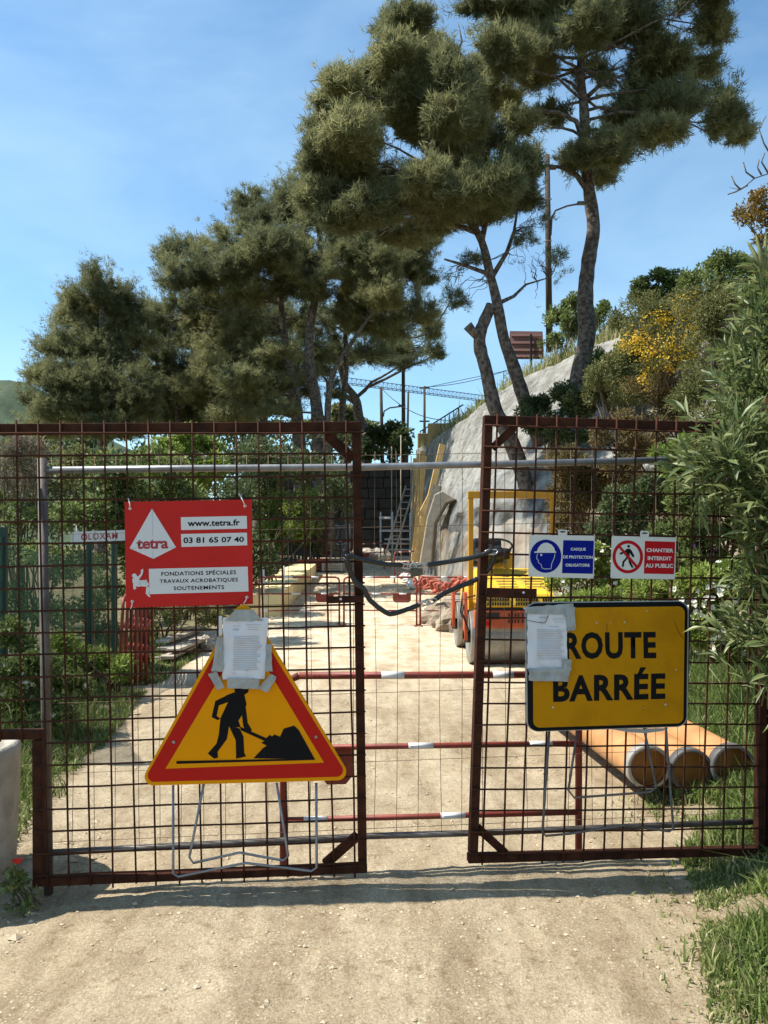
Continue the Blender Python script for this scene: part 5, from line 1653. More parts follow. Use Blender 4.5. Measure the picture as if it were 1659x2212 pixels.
pk = thing('padlock', 'dark padlock hanging from the black chain between the gates', 'padlock', P(*z8((850, 495)), 3.51))
MB().hexa([P(*z8(p), 3.50) for p in ((815, 495), (905, 478), (895, 425), (805, 428))] + [P(*z8(p), 3.525) for p in ((815, 495), (905, 478), (895, 425), (805, 428))]).build('body', M['brass'], pk, bevel=.004)
MB().tube([P(*z8(p), 3.512) for p in ((812, 430), (806, 395), (818, 376), (842, 374), (858, 390), (866, 425))], .0048, 8).build('shackle', M['chain'], pk)

# ------------------------------------------------------------------ red and white tubular barriers
def barrier(label, A, B, h=1.0, r=.019, white=((.12, .22), (.60, .70)), plate_at=None, seg=10, lean=V(0, 0, 0), foot=True, group='red and white barriers'):
    A, B = Vector(A), Vector(B)
    u = (B - A)
    L = u.length
    u.normalize()
    n = V(0, 0, 1).cross(u).normalized()
    root = thing('barrier', label, 'barrier', (A + B) / 2, group)
    up = (V(0, 0, 1) + lean).normalized()
    c = .075
    at = lambda a, z: A + u * a + up * z
    MB().tube([at(0, 0), at(0, h - c), at(c * .3, h - c * .3), at(c, h)], r, seg).build('post', M['redpaint'], root)
    MB().tube([at(L, 0), at(L, h - c), at(L - c * .3, h - c * .3), at(L - c, h)], r, seg).build('post', M['redpaint'], root)
    for k, z in enumerate((h, h * .655, h * .31)):
        a0, a1 = (c, L - c) if k == 0 else (r * .5, L - r * .5)
        q = MB().tube([at(a0, z), at(a1, z)], r * (1 if k == 0 else .8), seg).build('rail', M['redpaint'], root)
        for (s0, s1) in white:
            sh = .11 * k
            s0_, s1_ = (s0 + sh) % .88, (s0 + sh) % .88 + (s1 - s0)
            MB().tube([at(a0 + (a1 - a0) * s0_, z), at(a0 + (a1 - a0) * s1_, z)], r * (1 if k == 0 else .8) + .0012, seg).build('white_band', M['whitepaint'], q)
    if plate_at is not None:
        a, wd = plate_at
        z = h * .655
        MB().prism([at(a, z), at(a + wd, z), at(a + wd, z - .13), at(a + wd - .04, z - .18), at(a + .04, z - .18), at(a, z - .13)], n * .004).build('plate', M['redpaint'], root)
    if foot:
        for a in (.0, L):
            MB().bar(at(a, .012) - n * .21, at(a, .012) + n * .21, .045, .008, V(0, 0, 1)).build('foot', M['redpaint'], root)
    return root

def gz(p, dz=0):
    return V(p.x, p.y, hz(p.x, p.y) + dz)
PB = Plane(P(612, 1190, 3.68), P(1250, 1190, 3.86))
a_, b_ = PB.px(612, 1912), PB.px(1250, 1888)
zb = (a_.z + b_.z) / 2
hb = (PB.px(800, 1457) - PB.px(800, 1903)).z
barrier('red and white tubular barrier standing right behind the gate opening', a_, b_, hb, .0175, white=((.30, .385), (.72, .80)), plate_at=(.17, .17), seg=12)

# the row of barriers across the site
row = [((560, 1352), (733, 1350)), ((743, 1350), (900, 1352)), ((908, 1352), (1050, 1352))]
labs = ['red and white barrier in front of the low yellow wall', 'red and white barrier across the middle of the bright track', 'red and white barrier between the track and the roller']
for ((xa, ya), (xb, yb)), lb in zip(row, labs):
    A_, B_ = gz(ground_px(xa, ya)), gz(ground_px(xb, yb))
    barrier(lb, A_, B_, 1.0, .02, white=((.28, .40), (.66, .76)), plate_at=((B_ - A_).length - .5, .38) if xb < 905 else None, seg=7)
# further barriers near the scaffold
for lb, xa, xb, Yd in [('red barrier beside the rubble at the far end of the track', 772, 830, 27.5), ('red barrier under the ladder in front of the scaffold', 852, 905, 24), ('red barrier lying by the far left end of the yellow wall', 690, 760, 28.5)]:
    A_, B_ = gbase(xa, Yd), gbase(xb, Yd + .4)
    barrier(lb, A_, B_, .95, .022, plate_at=(.15, .3), seg=6)
# stack of red barriers leaning together on the left
sx = ground_px(290, 1448)
for k in range(6):
    q = V(-2.75 + .018 * k, 9.35 - .1 * k, 0)
    A_, B_ = V(P(262 + 9 * k, 1440, 9.6).x, 9.9 + .03 * k, 0), V(P(264 + 9 * k, 1440, 9.1).x + .10, 8.7 + .04 * k, 0)
    barrier(f'red barrier in the upright stack left of the timber pile, {["leftmost", "second from the left", "third from the left", "third from the right", "second from the right", "rightmost"][k]}', gz(A_), gz(B_), .98, .02, white=(), seg=7, lean=V(.05 - .012 * k, 0, 0), group='stacked red barriers', foot=False)

# ------------------------------------------------------------------ tandem roller
ro = thing('road_roller', 'yellow and orange tandem road roller parked behind the right gate', 'roller', V(1.8, 11, hz(1.8, 11)))
GZ = hz(1.8, 10.6)
def drum(yc, nm):
    R = .37
    zc = GZ + R
    m = MB()
    prof = [(1.19, .02), (1.19, .30), (1.165, .33), (1.165, R - .01), (1.175, R), (2.405, R), (2.415, R - .01), (2.415, .33), (2.39, .30), (2.39, .02)]
    vs, fs, S = [], [], 40
    for (x, r) in prof:
        vs += [V(x, yc + r * cos(2 * pi * k / S), zc + r * sin(2 * pi * k / S)) for k in range(S)]
    for i in range(len(prof) - 1):
        fs += [(i * S + k, i * S + (k + 1) % S, (i + 1) * S + (k + 1) % S, (i + 1) * S + k) for k in range(S)]
    m.add(vs, fs, True)
    d = m.build(nm, M['steel'], ro)
    e = d.modifiers.new('es', 'EDGE_SPLIT')
    MB().tube([V(1.10, yc, zc), V(1.20, yc, zc)], .09, 14).build('hub', M['blackplastic'], d)
drum(10.65, 'drum')
drum(12.5, 'drum')
for yc in (10.65, 12.5):
    MB().prism([V(1.10, yc - .09, GZ + .32), V(1.10, yc + .09, GZ + .32), V(1.10, yc + .16, GZ + .62), V(1.10, yc + .12, GZ + .98), V(1.10, yc - .06, GZ + .98), V(1.10, yc - .13, GZ + .62)], V(.05, 0, 0)).build('yoke', M['rollorange'], ro, bevel=.008)
    MB().prism([V(2.42, yc - .12, GZ + .32), V(2.42, yc + .12, GZ + .32), V(2.42, yc + .22, GZ + .62), V(2.42, yc + .18, GZ + 1.0), V(2.42, yc - .10, GZ + 1.0), V(2.42, yc - .2, GZ + .62)], V(.05, 0, 0)).build('yoke', M['rollorange'], ro, bevel=.008)
MB().box((1.78, 10.27, GZ + .64), (1.16, .10, .24)).build('rear_beam', M['rollorange'], ro, bevel=.02)
MB().box((1.45, 10.212, GZ + .685), (.17, .012, .085)).build('tail_light', M['blackplastic'], ro)
for i in range(14):
    for j in range(2):
        MB().box((1.66 + .042 * i + .012 * (i // 4), 10.212, GZ + .70 - .085 * j), (.020, .010, .045)).build('slot', M['blackplastic'], ro)
MB().box((1.78, 10.30, GZ + .495), (1.18, .03, .05)).build('scraper', M['steel'], ro)
# engine hood: sloping top towards the rear
MB().hexa([V(1.28, 10.22, GZ + .80), V(2.42, 10.22, GZ + .80), V(2.42, 11.5, GZ + .80), V(1.28, 11.5, GZ + .80),
           V(1.28, 10.26, GZ + .98), V(2.42, 10.26, GZ + .98), V(2.28, 11.5, GZ + 1.30), V(1.34, 11.5, GZ + 1.30)]).build('hood', M['rollyellow'], ro, bevel=.03)
for (x0, n_) in ((1.38, 9), (1.76, 9), (2.12, 8)):
    for i in range(n_):
        for j in range(2):
            MB().box((x0 + .034 * i, 10.232, GZ + .905 - .062 * j), (.019, .03, .042)).build('slot', M['blackplastic'], ro)
for x0 in (1.58, 1.96):
    for i in range(5):
        yv = 10.55 + .13 * i
        zt = GZ + .98 + .32 * (yv - 10.26) / 1.24 + .004
        MB().box((x0 + .13, yv, zt), (.26, .035, .012)).build('louvre', M['ochre'], ro)
MB().box((1.76, 11.6, GZ + 1.38), (.34, .22, .30)).build('console', M['rollyellow'], ro, bevel=.02)
MB().tube([V(1.78, 11.485, GZ + 1.40), V(1.78, 11.475, GZ + 1.40)], .05, 16).build('badge', M['collarwhite'], ro)
st_ = MB()
st_.box((1.55, 11.75, GZ + 1.38), (.50, .45, .14))
st_.box((1.60, 12.0, GZ + 1.58), (.46, .12, .34))
st_.build('seat', M['blackplastic'], ro, bevel=.05)
MB().tube([V(1.68 + .21 * cos(a), 11.35 + .06 * sin(a), GZ + 1.63 + .19 * sin(a) * .5) for a in [2 * pi * k / 20 for k in range(21)]], .016, 8).build('steering_wheel', M['blackplastic'], ro)
MB().tube([V(1.68, 11.36, GZ + 1.62), V(1.72, 11.6, GZ + 1.3)], .025, 8).build('steering_column', M['blackplastic'], ro)
MB().hexa([V(1.28, 11.5, GZ + .62), V(2.42, 11.5, GZ + .62), V(2.42, 12.9, GZ + .62), V(1.28, 12.9, GZ + .62), V(1.28, 11.5, GZ + 1.02), V(2.42, 11.5, GZ + 1.02), V(2.42, 12.9, GZ + .95), V(1.28, 12.9, GZ + .95)]).build('front_body', M['rollyellow'], ro, bevel=.03)
for x in (1.235, 2.40):
    MB().bar(V(x, 10.95, GZ + .6), V(x, 10.95, GZ + 2.30), .07, .06, V(0, 1, 0)).build('rollbar_post', M['rollframe'], ro, bevel=.008)
for k_, (ya_, zb_) in enumerate(((10.5, .75), (10.72, .9))):
    MB().tube([V(1.16, ya_, GZ + .45), V(1.07, ya_ + .03, GZ + .7), V(1.12, ya_ + .1, GZ + zb_ + .15), V(1.27, ya_ + .2, GZ + zb_ + .18)], .013, 7).build('hydraulic_hose', M['blackplastic'], ro)
MB().box((1.78, 10.29, GZ + .775), (1.12, .06, .03)).build('shadow_gap', M['blackplastic'], ro)  # solid black bar, stands in for the shade in the recess under the hood
MB().tube([V(2.2, 11.2, GZ + 1.2), V(2.2, 11.2, GZ + 1.62), V(2.2, 11.12, GZ + 1.7)], .03, 10).build('exhaust', M['blackplastic'], ro)
for x_ in (1.36, 2.2):
    MB().box((x_, 10.205, GZ + .585), (.10, .02, .05)).build('tail_light', M['signred'], ro)
MB().bar(V(1.19, 10.95, GZ + 2.35), V(2.19, 10.95, GZ + 2.35), .10, .09, V(0, 1, 0)).build('rollbar', M['rollframe'], ro, bevel=.008)
MB().bar(V(2.19, 10.95, GZ + 2.35), V(2.445, 10.95, GZ + 2.35), .10, .09, V(0, 1, 0)).build('rollbar', M['rollframe'], ro, bevel=.008)

# black bag thrown over the roller's console
def bag_fn(a, b):
    an, el = 2 * pi * a, pi * (b - .5)
    q = V(cos(an) * cos(el) * .26, sin(an) * cos(el) * .2, sin(el) * .13)
    return V(1.58, 11.25, GZ + 1.50) + q * (1 + .35 * noise.fractal(q * 9, .9, 2, 4))
bag = MB().grid(bag_fn, 26, 14).build('plastic_bag', M['blacksleeve'])
tag(bag, 'black plastic bag lying over the seat of the roller', 'bag')

# ------------------------------------------------------------------ three orange pipes on the right verge
def pipe_obj(label, cx, cy, Yd, col, colw, dx):
    c = P(cx, cy, Yd)
    R = .127
    d = V(dx, 1, .012).normalized()
    root = thing('drain_pipe', label, 'pipe', V(c.x, c.y, c.z - R), 'orange pipes on the verge')
    L = 1.95
    MB().tube([c, c + d * L], R, 28, cap=False).build('pipe_wall', M['pipe'], root)
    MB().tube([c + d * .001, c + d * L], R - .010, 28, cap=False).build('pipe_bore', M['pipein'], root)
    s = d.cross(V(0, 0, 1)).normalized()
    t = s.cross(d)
    MB().tube([c + d * .05, c + d * .06], R - .011, 24).build('glow_disc', M['pipein'], root)  # added disc, its orange stands in for light coming through the pipe wall
    for nm, y0, y1, ro_, ri_, mt_ in (('collar', -.03, .035, R + colw, R - .012, col), ):
        vs, fs, S = [], [], 32
        prof = [(y0, ri_), (y0, ro_ - .004), (y0 + .004, ro_), (y1, ro_), (y1, R)]
        for (y, r) in prof:
            vs += [c + d * y + (s * cos(2 * pi * k / S) + t * sin(2 * pi * k / S)) * r for k in range(S)]
        for i in range(len(prof) - 1):
            fs += [(i * S + k, i * S + (k + 1) % S, (i + 1) * S + (k + 1) % S, (i + 1) * S + k) for k in range(S)]
        MB().add(vs, fs, True).build(nm, M[mt_], root)
    return root
pipe_obj('orange drain pipe nearest the track with a pale worn collar', 1398, 1655, 4.72, 'collarwhite', .010, -.075)
pipe_obj('middle orange drain pipe with its mouth half hidden in grass', 1490, 1662, 4.78, 'pipecollar', .008, -.060)
pipe_obj('orange drain pipe farthest from the track with a dark collar', 1580, 1654, 4.76, 'pipecollar', .010, -.055)

# ------------------------------------------------------------------ concrete cylinder beside the left gate
cc = V(-2.12, 3.63, hz(-1.8, 3.6))
cy = thing('concrete_cylinder', 'short concrete cylinder standing at the left edge beside the gate', 'concrete block', cc)
rr = []
m = MB()
S = 48
prof = [(.335, -.03), (.345, .05), (.36, .35), (.368, .60), (.366, .645), (.350, .668), (.335, .672), (.318, .655), (.300, .60), (.29, .5), (.0, .48)]
vs, fs = [], []
for i, (r, z) in enumerate(prof):
    for k in range(S):
        a = 2 * pi * k / S
        n_ = noise.noise((cos(a) * 2, sin(a) * 2, z * 3)) * .008
        ch_ = -.018 * max(0, noise.noise((cos(a) * 4, sin(a) * 4, 5))) if .6 < z and i < 8 else 0
        vs.append(cc + V((r + n_) * cos(a), (r + n_) * sin(a), z + ch_))
for i in range(len(prof) - 1):
    fs += [(i * S + k, i * S + (k + 1) % S, (i + 1) * S + (k + 1) % S, (i + 1) * S + k) for k in range(S)]
m.add(vs, fs, True)
m.build('shell', M['concrete'], cy)
lump = MB()
lump.lathe(cc + V(.02, 0, .47), [(.27, 0), (.255, .16), (.22, .24), (.15, .27), (.0, .28)], 26)
o_ = lump.build('cap', M['concrete'], cy)
# poppy at its foot
pp = thing('poppy', 'red poppy growing at the foot of the concrete cylinder', 'flower', V(-1.60, 3.42, hz(-1.6, 3.42)))
fl = P(38, 1866, 3.42)
MB().tube([V(-1.60, 3.42, hz(-1.6, 3.42)), fl.lerp(V(-1.6, 3.42, -.05), .4), fl], .0025, 5).build('stem', M['stemgreen'], pp)
for k in range(4):
    a = k * pi / 2 + .3
    MB().grid(lambda i, j: fl + V(cos(a + (i - .5) * 1.7) * .022 * j, sin(a + (i - .5) * 1.7) * .022 * j, .018 * j * j), 4, 3).build('petal', M['poppy'], pp)
els3 = [(-1.60, 3.42, .0, .07, .07, .07), (-1.58, 3.40, -.05, .08, .08, .05), (-1.66, 3.4, .04, .05, .05, .07)]
shrub('weed', 'small dark green weed at the foot of the concrete cylinder', 'weed', V(-1.6, 3.43, hz(-1.6, 3.43)), els3, 160, .04, .4, 'shrubgreen', nsub=3, sr=.003)

# ------------------------------------------------------------------ low yellow concrete wall along the left of the track
wl = thing('low_wall', 'low yellowish concrete wall running along the left of the track', 'wall', gbase(600, 18))
def blk(x0, x1, y0, y1, zt0, zt1, nm):
    q = [V(x0[0], y0, hz(x0[0], y0) - .1), V(x0[1], y0, hz(x0[1], y0) - .1), V(x1[1], y1, hz(x1[1], y1) - .1), V(x1[0], y1, hz(x1[0], y1) - .1),
         V(x0[0], y0, zt0), V(x0[1], y0, zt0), V(x1[1], y1, zt1), V(x1[0], y1, zt1)]
    MB().hexa(q).build(nm, M['blockconc'], wl, bevel=.015)
X0 = P(606, 1331, 17.8).x
ys = [17.8, 19.9, 22.0, 24.1, 26.2]
for i in range(4):
    t0, t1 = i / 4, (i + 1) / 4
    xr0, xr1 = X0 - .0 + .02 * i, X0 + .02 * (i + 1)
    blk((xr0 - .95, xr0), (xr1 - .75, xr1), ys[i] + (.012 if i else 0), ys[i + 1], .50 + .56 * t0, .50 + .56 * t1 - .0, 'wall_block')

# grey metal bollards and pipes lying behind the wall
for x, y0, y1, Yd in ((568, 1230, 1285, 17), (612, 1222, 1268, 19)):
    p = gbase(x, Yd)
    o_ = MB().tube([p, P(x, y0, Yd)], .035, 10).build('marker_post', M['whitepaint'])
    tag(o_, 'thin pale post standing behind the low yellow wall, ' + ('left one' if x < 600 else 'right one'), 'post', 'pale posts by the low wall')
# dark palisade by the bush
pf = thing('palisade', 'dark upright plank palisade behind the low yellow wall', 'fence', gbase(650, 27.4))
for i in range(9):
    x = 622 + 8 * i
    p = gbase(x, 27.0 + .1 * i)
    MB().box((p.x, p.y, p.z + .8), (.085, .03, 1.7 + .1 * random.random())).build('plank', M['metaldark'], pf)

# ------------------------------------------------------------------ timber, rubble and scrap left of the track
def plank(label, a, b, wd, th, mt_, group=None, n=V(0, 0, 1)):
    o = MB().bar(a, b, wd, th, n).build('plank', M[mt_], None, bevel=.004)
    return tag(o, label, 'plank', group)
for k, (xa, ya, xb, yb, dz) in enumerate([(345, 1432, 420, 1398, .05), (360, 1436, 428, 1402, .09), (352, 1424, 432, 1392, .14), (372, 1432, 436, 1404, .17), (350, 1418, 424, 1388, .21)]):
    A_, B_ = ground_px(xa, ya), ground_px(xb, yb)
    plank(f'weathered plank in the timber pile left of the track, {["lowest", "second lowest", "middle one", "second highest", "topmost"][k]}', V(A_.x, A_.y, hz(A_.x, A_.y) + dz), V(B_.x, B_.y, hz(B_.x, B_.y) + dz), .18, .04, 'woodgrey', 'planks in the timber pile')
def rock(name, label, c, r, mt_, cat, group=None, sq=.7):
    c = Vector(c)
    sd_ = random.uniform(0, 50)
    def fn(a, b):
        an, el = 2 * pi * a, pi * (b - .5)
        q = V(cos(an) * cos(el), sin(an) * cos(el), sin(el) * sq)
        return c + q * r * (1 + .4 * noise.fractal(q * 1.7 + V(sd_, 0, 0), .9, 2, 3))
    o = MB().grid(fn, 14, 9, False).build(name, M[mt_])
    return tag(o, label, cat, group)
RK = []
for x, Yd, r_ in ((438, 12.2, .18), (470, 12.6, .24), (455, 11.9, .14), (420, 13, .2), (498, 13.2, .2)):
    p = gbase(x, Yd)
    RK.append(rock('rubble_stone', 'lump of grey rubble by the timber pile left of the track', p + V(0, 0, .08), r_, 'stone', 'stone', 'rubble by the timber pile'))
order_labels(RK, 'lump of grey rubble by the timber pile left of the track')
RK = []
for x, Yd, r_ in ((965, 15.6, .35), (990, 15.0, .42), (1012, 14.5, .38), (940, 16.3, .3), (975, 14.8, .28), (1000, 16, .45), (955, 17, .4)):
    p = gbase(x, Yd)
    RK.append(rock('rubble_stone', 'brown boulder in the rubble heap between track and roller', p + V(0, 0, .12), r_, 'rockslope', 'stone', 'boulders beside the roller'))
order_labels(RK, 'brown boulder in the rubble heap between track and roller')
RK = []
for x, Yd, r_ in ((884, 24, .22), (893, 23, .2), (876, 25, .2), (893, 22.4, .16)):
    p = gbase(x, Yd)
    RK.append(rock('cement_bag', 'white sack lying at the foot of the leaning timbers', p + V(0, 0, .1), r_, 'whiteplate', 'sack', 'white sacks by the wall', .55))
order_labels(RK, 'white sack lying at the foot of the leaning timbers')
RK = []
for x, Yd, r_ in ((790, 31, .4), (805, 32, .5), (825, 32, .45), (775, 31.5, .4), (800, 30.6, .3)):
    p = gbase(x, Yd)
    RK.append(rock('rubble_stone', 'pale stone in the heap in front of the dark far wall', p + V(0, 0, .2), r_, 'stone', 'stone', 'pale stones by the far wall'))
order_labels(RK, 'pale stone in the heap in front of the dark far wall')
# red and orange clutter near the end of the yellow wall
for k, (x, Yd, wd, h_, mt_) in enumerate([(668, 27.5, .9, .35, 'rollorange'), (700, 28.5, 1.1, .3, 'woodgrey'), (722, 27, .8, .25, 'stone'), (690, 27.2, .7, .4, 'redpaint')]):
    p = gbase(x, Yd)
    m_ = Matrix.Rotation(random.uniform(-.3, .3), 3, 'Z')
    o_ = thing('crate', ['orange', 'brown wooden', 'grey', 'red'][k] + ' crate among the clutter behind the low yellow wall', 'crate', p)
    for j in range(4):
        MB().box(p + V(0, 0, .05 + h_ * (j + .5) / 4), (wd, .5, h_ / 4 - .02), m_).build('slat', M[mt_], o_)
    for sx_ in (-1, 1):
        MB().box(p + m_ @ V(sx_ * wd * .4, -.27, .05 + h_ / 2), (.06, .03, h_ + .04), m_).build('batten', M[mt_], o_)
# heap of orange corrugated hose
hs = thing('hose', 'tangled orange corrugated hose heaped beside the track', 'hose', gbase(960, 17.5))
pts = []
for k in range(76):
    t = k / 75
    x = 898 + 118 * t + 12 * sin(k * 1.9)
    y = 1266 - 8 * sin(t * 9) + 13 * cos(k * 1.3)
    pts.append(P(x, y, 17.3 - 2.0 * t))
fine = []
for i in range(len(pts) - 1):
    fine += [pts[i].lerp(pts[i + 1], q / 4) for q in range(4)]
MB().tube(fine, [.036 + .006 * (i % 2) for i in range(len(fine))], 8).build('hose_wall', M['hose'], hs)

# ------------------------------------------------------------------ scaffold, ladder and leaning timbers at the foot of the wall
sc_ = thing('scaffold', 'small grey scaffold tower with decks at the far end of the track', 'scaffold', gbase(850, 29))
x0, x1, Y0 = P(822, 1190, 29).x, P(888, 1190, 29).x, 29.0
g0 = hz(x0, Y0)
for x in (x0, x0 + .45, x1):
    for y in (Y0, Y0 + 1.1):
        MB().tube([V(x, y, g0 - .05), V(x, y, g0 + 2.05)], .028, 8).build('standard', M['whitepaint'], sc_)
for z in (.35, .85, 1.35, 1.85):
    for y in (Y0, Y0 + 1.1):
        MB().tube([V(x0 - .05, y, g0 + z), V(x1 + .05 if z < 1.5 else x0 + .5, y, g0 + z)], .024, 8).build('ledger', M['whitepaint'], sc_)
for z in (.62, 1.02):
    MB().box(((x0 + x1) / 2 + .1, Y0 + .55, g0 + z), (x1 - x0 - .1, 1.0, .05)).build('deck', M['whitepaint'], sc_)
la = thing('ladder', 'pale ladder leaning against the timbers in front of the scaffold', 'ladder', P(838, 1235, 26))
a0, a1 = P(834, 1226, 26.5), P(886, 1050, 28.2)
for dx_ in (-.16, .16):
    MB().tube([a0 + V(dx_, 0, 0), a1 + V(dx_, 0, 0)], .035, 8).build('stile', M['woodgrey'], la)
for k in range(12):
    c_ = a0.lerp(a1, (k + .5) / 12)
    MB().tube([c_ - V(.16, 0, 0), c_ + V(.16, 0, 0)], .018, 6).build('rung', M['woodgrey'], la)
TIM = [((893, 1215), (917, 985), 26.0, .12), ((898, 1190), (905, 980), 28.0, .10), ((903, 1130), (914, 975), 28.3, .12), ((912, 1150), (956, 960), 24.5, .13), ((905, 1215), (920, 1118), 22.8, .24), ((910, 1120), (934, 1072), 23.4, .2), ((889, 1180), (896, 990), 29.2, .09), ((897, 1100), (910, 985), 28.8, .08)]
TL_ = []
for k, (a_, b_, Yd, wd) in enumerate(TIM):
    A_ = P(a_[0], a_[1], Yd - .2)
    B_ = P(b_[0], b_[1], Yd + .25)
    TL_.append(plank('x', A_, B_, wd * 1.5, .06, 'wood', 'timbers leaning on the wall', n=V(.2, -1, 0)))
order_labels(TL_, 'yellow timber leaning on the end of the grey wall')
sl = MB()
q = [P(x, y, 21.2) for x, y in ((905, 1220), (930, 1225), (938, 1130), (962, 1085), (985, 1078), (955, 1060), (938, 1068), (922, 1120))]
sl.prism(q, V(.15, .9, 0))
tag(sl.build('stone_buttress', M['stone'], None, bevel=.03), 'curved pale stone buttress leaning at the end of the netted slope', 'buttress')
q = [P(x, y, 22.4) for x, y in ((918, 1115), (938, 1120), (952, 1050), (936, 1046))]
tag(MB().prism(q, V(.05, .12, 0)).build('plank', M['woodgrey'], None), 'wide grey plank propped behind the stone buttress', 'plank')
# tall rods standing by the wall
for k, (x, y0, y1, Yd) in enumerate([(846, 965, 1190, 30), (866, 940, 1100, 31), (892, 1000, 1190, 27), (888, 985, 1190, 29.5)]):
    o_ = MB().tube([V(P(x, y1, Yd).x, Yd, hz(P(x, y1, Yd).x, Yd)), P(x, y0, Yd)], .022, 6).build('steel_rod', M['woodgrey'])
    tag(o_, ['thin upright rod left of the ladder', 'thin upright rod above the scaffold', 'thin upright rod right of the ladder', 'thin upright rod beside the leaning timbers'][k], 'rod', 'upright rods at the far end')
# far mesh fence panels by the dark wall
ff = thing('mesh_panel', 'grey mesh fence panel standing crooked in front of the dark far wall', 'fence', gbase(728, 30))
A_, B_, C_ = gbase(712, 30.5), gbase(735, 29.2), gbase(756, 30.5)
for a_, b_ in ((A_, B_), (B_, C_)):
    up = V(0, 0, 1.5)
    for q0, q1 in ((a_, a_ + up), (b_, b_ + up), (a_ + up, b_ + up), (a_ + V(0, 0, .1), b_ + V(0, 0, .1)), (a_ + V(0, 0, .8), b_ + V(0, 0, .8)), (a_, b_ + up)):
        rod('tube', q0, q1, .022, M['galv'], ff)
    for k in range(1, 8):
        rod('wire', a_.lerp(b_, k / 8), a_.lerp(b_, k / 8) + up, .007, M['galv'], ff)

# ------------------------------------------------------------------ green fence with wind net and LOXAM strip on the left
gfp = [(-40, 5.6), (8, 7.3), (193, 9.0), (247, 9.6)]
gf_ = thing('net_fence', 'dark green post fence with torn green wind net on the left', 'fence', gbase(120, 8.4))
tops, bots = [], []
for (x, Yd), yt, yb in zip(gfp, (1120, 1138, 1172, 1166), (1500, 1500, 1452, 1440)):
    p = gbase(x, Yd)
    tp = P(x, yt, Yd)
    MB().box(((p.x + tp.x) / 2, Yd, (p.z - .05 + tp.z) / 2), (.065, .045, tp.z - p.z + .05)).build('post', M['darkgreen'], gf_, bevel=.004)
    tops.append(tp)
    bots.append(p)
netm = bpy.data.materials.new('green_net')
netm.use_nodes = True
t = netm.node_tree
b = t.nodes['Principled BSDF']
b.inputs['Base Color'].default_value = (.015, .10, .065, 1)
b.inputs['Roughness'].default_value = .7
trn = t.nodes.new('ShaderNodeBsdfTransparent')
mx = t.nodes.new('ShaderNodeMixShader')
mx.inputs['Fac'].default_value = .5
t.links.new(b.outputs['BSDF'], mx.inputs[1])
t.links.new(trn.outputs['BSDF'], mx.inputs[2])
t.links.new(mx.outputs['Shader'], t.nodes['Material Output'].inputs['Surface'])
for i in range(3):
    def fn(a, c):
        tp, bt = tops[i].lerp(tops[i + 1], a), bots[i].lerp(bots[i + 1], a)
        q = tp.lerp(bt, .05 + .85 * c)
        q.z -= .12 * sin(pi * a) * (1 - c)
        q.y += .03 * noise.noise((a * 5, c * 5, i)) - .04
        return q
    MB().grid(fn, 14, 12).build('wind_net', netm, gf_)
    for hh in (.12, .5, .88):
        rod('wire', bots[i].lerp(tops[i], hh), bots[i + 1].lerp(tops[i + 1], hh), .004, M['darkgreen'], gf_)
PX = Plane(P(155, 1190, 8.4), P(300, 1190, 8.55))
lx = thing('hire_sign', 'white strip sign with red lettering hanging on the green fence', 'sign', PX.px(215, 1172))
shape('plate', [(155, 1149), (290, 1144), (290, 1167), (155, 1171)], PX, .02, M['whiteplate'], lx, thick=.006)
text_part('lettering', 'LOXAM', PX, [(191, 1152), (254, 1150), (254, 1164), (191, 1166)], .0215, M['lettering_red'], lx, .012, spacing=1.1)
rg_o, rg_i = circ((182, 1160), 7, 20), circ((182, 1160), 4.2, 20)
rm_ = MB()
for i in range(20):
    j = (i + 1) % 20
    rm_.add([PX.px(*rg_o[i], .0215), PX.px(*rg_o[j], .0215), PX.px(*rg_i[j], .0215), PX.px(*rg_i[i], .0215)], [(0, 1, 2, 3)])
rm_.build('logo_ring', M['lettering_red'], lx)
for x in (165, 280):
    rod('hook', PX.px(x, 1148, .01), PX.px(x, 1135, -.05), .004, M['galv'], lx)

# ------------------------------------------------------------------ poles, lamp, panel, railing and crane beyond the wall
def pole(label, x, y0, y1, Yd, r, zb=None):
    a = P(x[1], y1, Yd)
    b = P(x[0], y0, Yd)
    root = thing('utility_pole', label, 'pole', a, 'wooden utility poles')
    MB().tube([a, b], [r, r * .72], 10).build('pole_shaft', M['pole'], root)
    return root, a, b
p1, a_, b_ = pole('tall brown utility pole with a lamp arm beside the tall pine', (1182, 1187), 335, 760, 24, .11)
MB().tube([P(1190, 508, 24), P(1192, 470, 24), P(1200, 455, 24), P(1225, 445, 24), P(1252, 440, 24)], .028, 8).build('lamp_arm', M['galvold'], p1)
MB().box(P(1257, 439, 24), (.30, .14, .09)).build('lamp_head', M['galvold'], p1, bevel=.02)
MB().box(P(1184, 362, 24), (.5, .1, .1)).build('crossarm', M['pole'], p1)
for y in (430, 470, 520):
    MB().tube([P(1174, y, 23.85), P(1192, y, 23.85)], .02, 6).build('band', M['galv'], p1)
p2, a_, b_ = pole('dark utility pole nearest the hanging pine branches', (871, 872), 768, 1010, 40, .12)
MB().box(P(845, 768, 40), (1.9, .1, .1)).build('crossarm', M['pole'], p2)
p3, a_, b_ = pole('short dark utility pole carrying a curved street lamp', (823, 826), 836, 1000, 42, .11)
MB().tube([P(828, 900, 42), P(830, 888, 42), P(842, 881, 42), P(866, 878, 42)], .04, 8).build('lamp_arm', M['galvold'], p3)
MB().box(P(868, 877, 42), (.4, .2, .1)).build('lamp_head', M['galvold'], p3)
p4, a_, b_ = pole('slim dark pole just right of the tallest far pole', (882, 879), 846, 1010, 44, .08)
p5, a_, b_ = pole('dark pole with insulators rightmost of the far poles', (917, 917), 834, 1010, 46, .09)
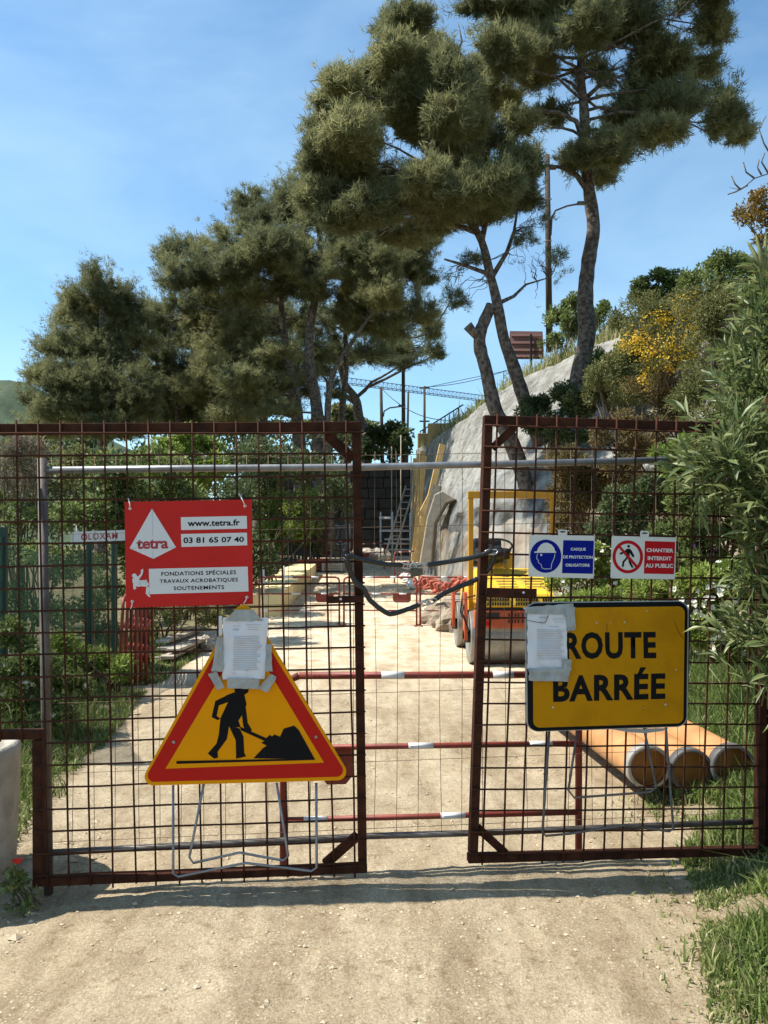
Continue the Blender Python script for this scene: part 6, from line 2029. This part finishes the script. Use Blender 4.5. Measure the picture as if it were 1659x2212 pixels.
for y in (838, 910):
    MB().box(P(917, y, 46), (.6, .08, .08)).build('crossarm', M['pole'], p5)
def cable(label, a, b, sag=.3, r=.02):
    pts = [a.lerp(b, k / 12) - V(0, 0, sag * 4 * (k / 12) * (1 - k / 12)) for k in range(13)]
    tag(MB().tube(pts, r, 5).build('cable', M['metaldark']), label, 'cable', 'overhead cables')
cable('overhead cable from the far poles across to the right', P(825, 840, 42), P(1000, 905, 34), .6)
cable('overhead cable from the rightmost far pole towards the crane', P(917, 836, 46), P(1095, 800, 46), .2)
cable('overhead cable rising from the far poles into the pine', P(871, 772, 40), P(985, 630, 25), .4)
# brown metal panel seen from behind
bp_ = thing('road_panel', 'brown metal road sign seen from behind above the wall', 'sign', P(1147, 820, 23))
MB().hexa([P(1101, 776, 23), P(1176, 776, 22.6), P(1176, 776, 22.7), P(1101, 776, 23.1), P(1101, 715, 23), P(1172, 716, 22.6), P(1172, 716, 22.7), P(1101, 715, 23.1)]).build('panel', M['brownpanel'], bp_)
for y in (724, 740, 756, 769):
    MB().bar(P(1105, y, 22.95), P(1170, y, 22.55), .07, .05, V(0, 1, 0)).build('rib', M['brownpanel'], bp_)
MB().bar(P(1147, 722, 22.6), P(1148, 850, 22.6), .06, .06, V(0, 1, 0)).build('post', M['metaldark'], bp_)
# railing with ochre pillars on the far top of the wall
rl = thing('railing', 'dark metal railing with ochre pillars on the far top of the wall', 'railing', P(918, 965, 30))
RA, RB = [(908, 964, 31), (944, 944, 29), (1000, 912, 26.5)], None
pts = [P(*q) for q in RA]
for q, wd in ((P(917, 962, 30.4), .55), (P(946, 942, 28.8), .75)):
    MB().box(q + V(0, 0, .0), (wd, .4, .9)).build('pillar', M['ochre'], rl, bevel=.02)
for i in range(len(pts) - 1):
    for dz in (.05, .60):
        rod('rail', pts[i] + V(0, 0, dz), pts[i + 1] + V(0, 0, dz), .026, M['metaldark'], rl)
    n_ = 6
    for k in range(n_):
        c_ = pts[i].lerp(pts[i + 1], k / n_)
        rod('baluster', c_ + V(0, 0, -.35), c_ + V(0, 0, .60), .018, M['metaldark'], rl)
# tower crane far behind
cr_ = thing('tower_crane', 'distant tower crane with its lattice jib stretching left behind the trees', 'crane', P(1085, 1000, 110))
ja, jb = P(1062, 868, 110), P(640, 815, 92)
n_ = 46
def lattice(a, b, wd, ht, n, nm, rr_=.06):
    a, b = Vector(a), Vector(b)
    u = (b - a).normalized()
    s = u.cross(V(0, 0, 1)).normalized() if abs(u.z) < .9 else V(1, 0, 0)
    t = s.cross(u).normalized()
    if t.z < 0: t = -t
    chords = [lambda q: q + s * wd / 2, lambda q: q - s * wd / 2, lambda q: q + t * ht]
    m = MB()
    for c in chords:
        m.tube([c(a), c(b)], rr_ * 1.5, 5)
    for k in range(n):
        p0, p1 = a.lerp(b, k / n), a.lerp(b, (k + 1) / n)
        pm = p0.lerp(p1, .5)
        for sd2 in (0, 1):
            m.tube([chords[sd2](p0), chords[2](pm)], rr_ * .7, 4)
            m.tube([chords[2](pm), chords[sd2](p1)], rr_ * .7, 4)
        m.tube([chords[0](p0), chords[1](p1)], rr_ * .6, 4)
    return m.build(nm, M['craneblue'], cr_)
lattice(ja, jb, .8, .75, n_, 'jib', .035)
lattice(P(1085, 1000, 110), P(1098, 800, 110), 1.3, 1.3, 14, 'mast', .07)
rod('pendant', P(1098, 800, 110), P(915, 838, 104), .05, M['craneblue'], cr_)
MB().box(P(1040, 872, 109), (1.6, 1.2, .8)).build('trolley', M['metaldark'], cr_)
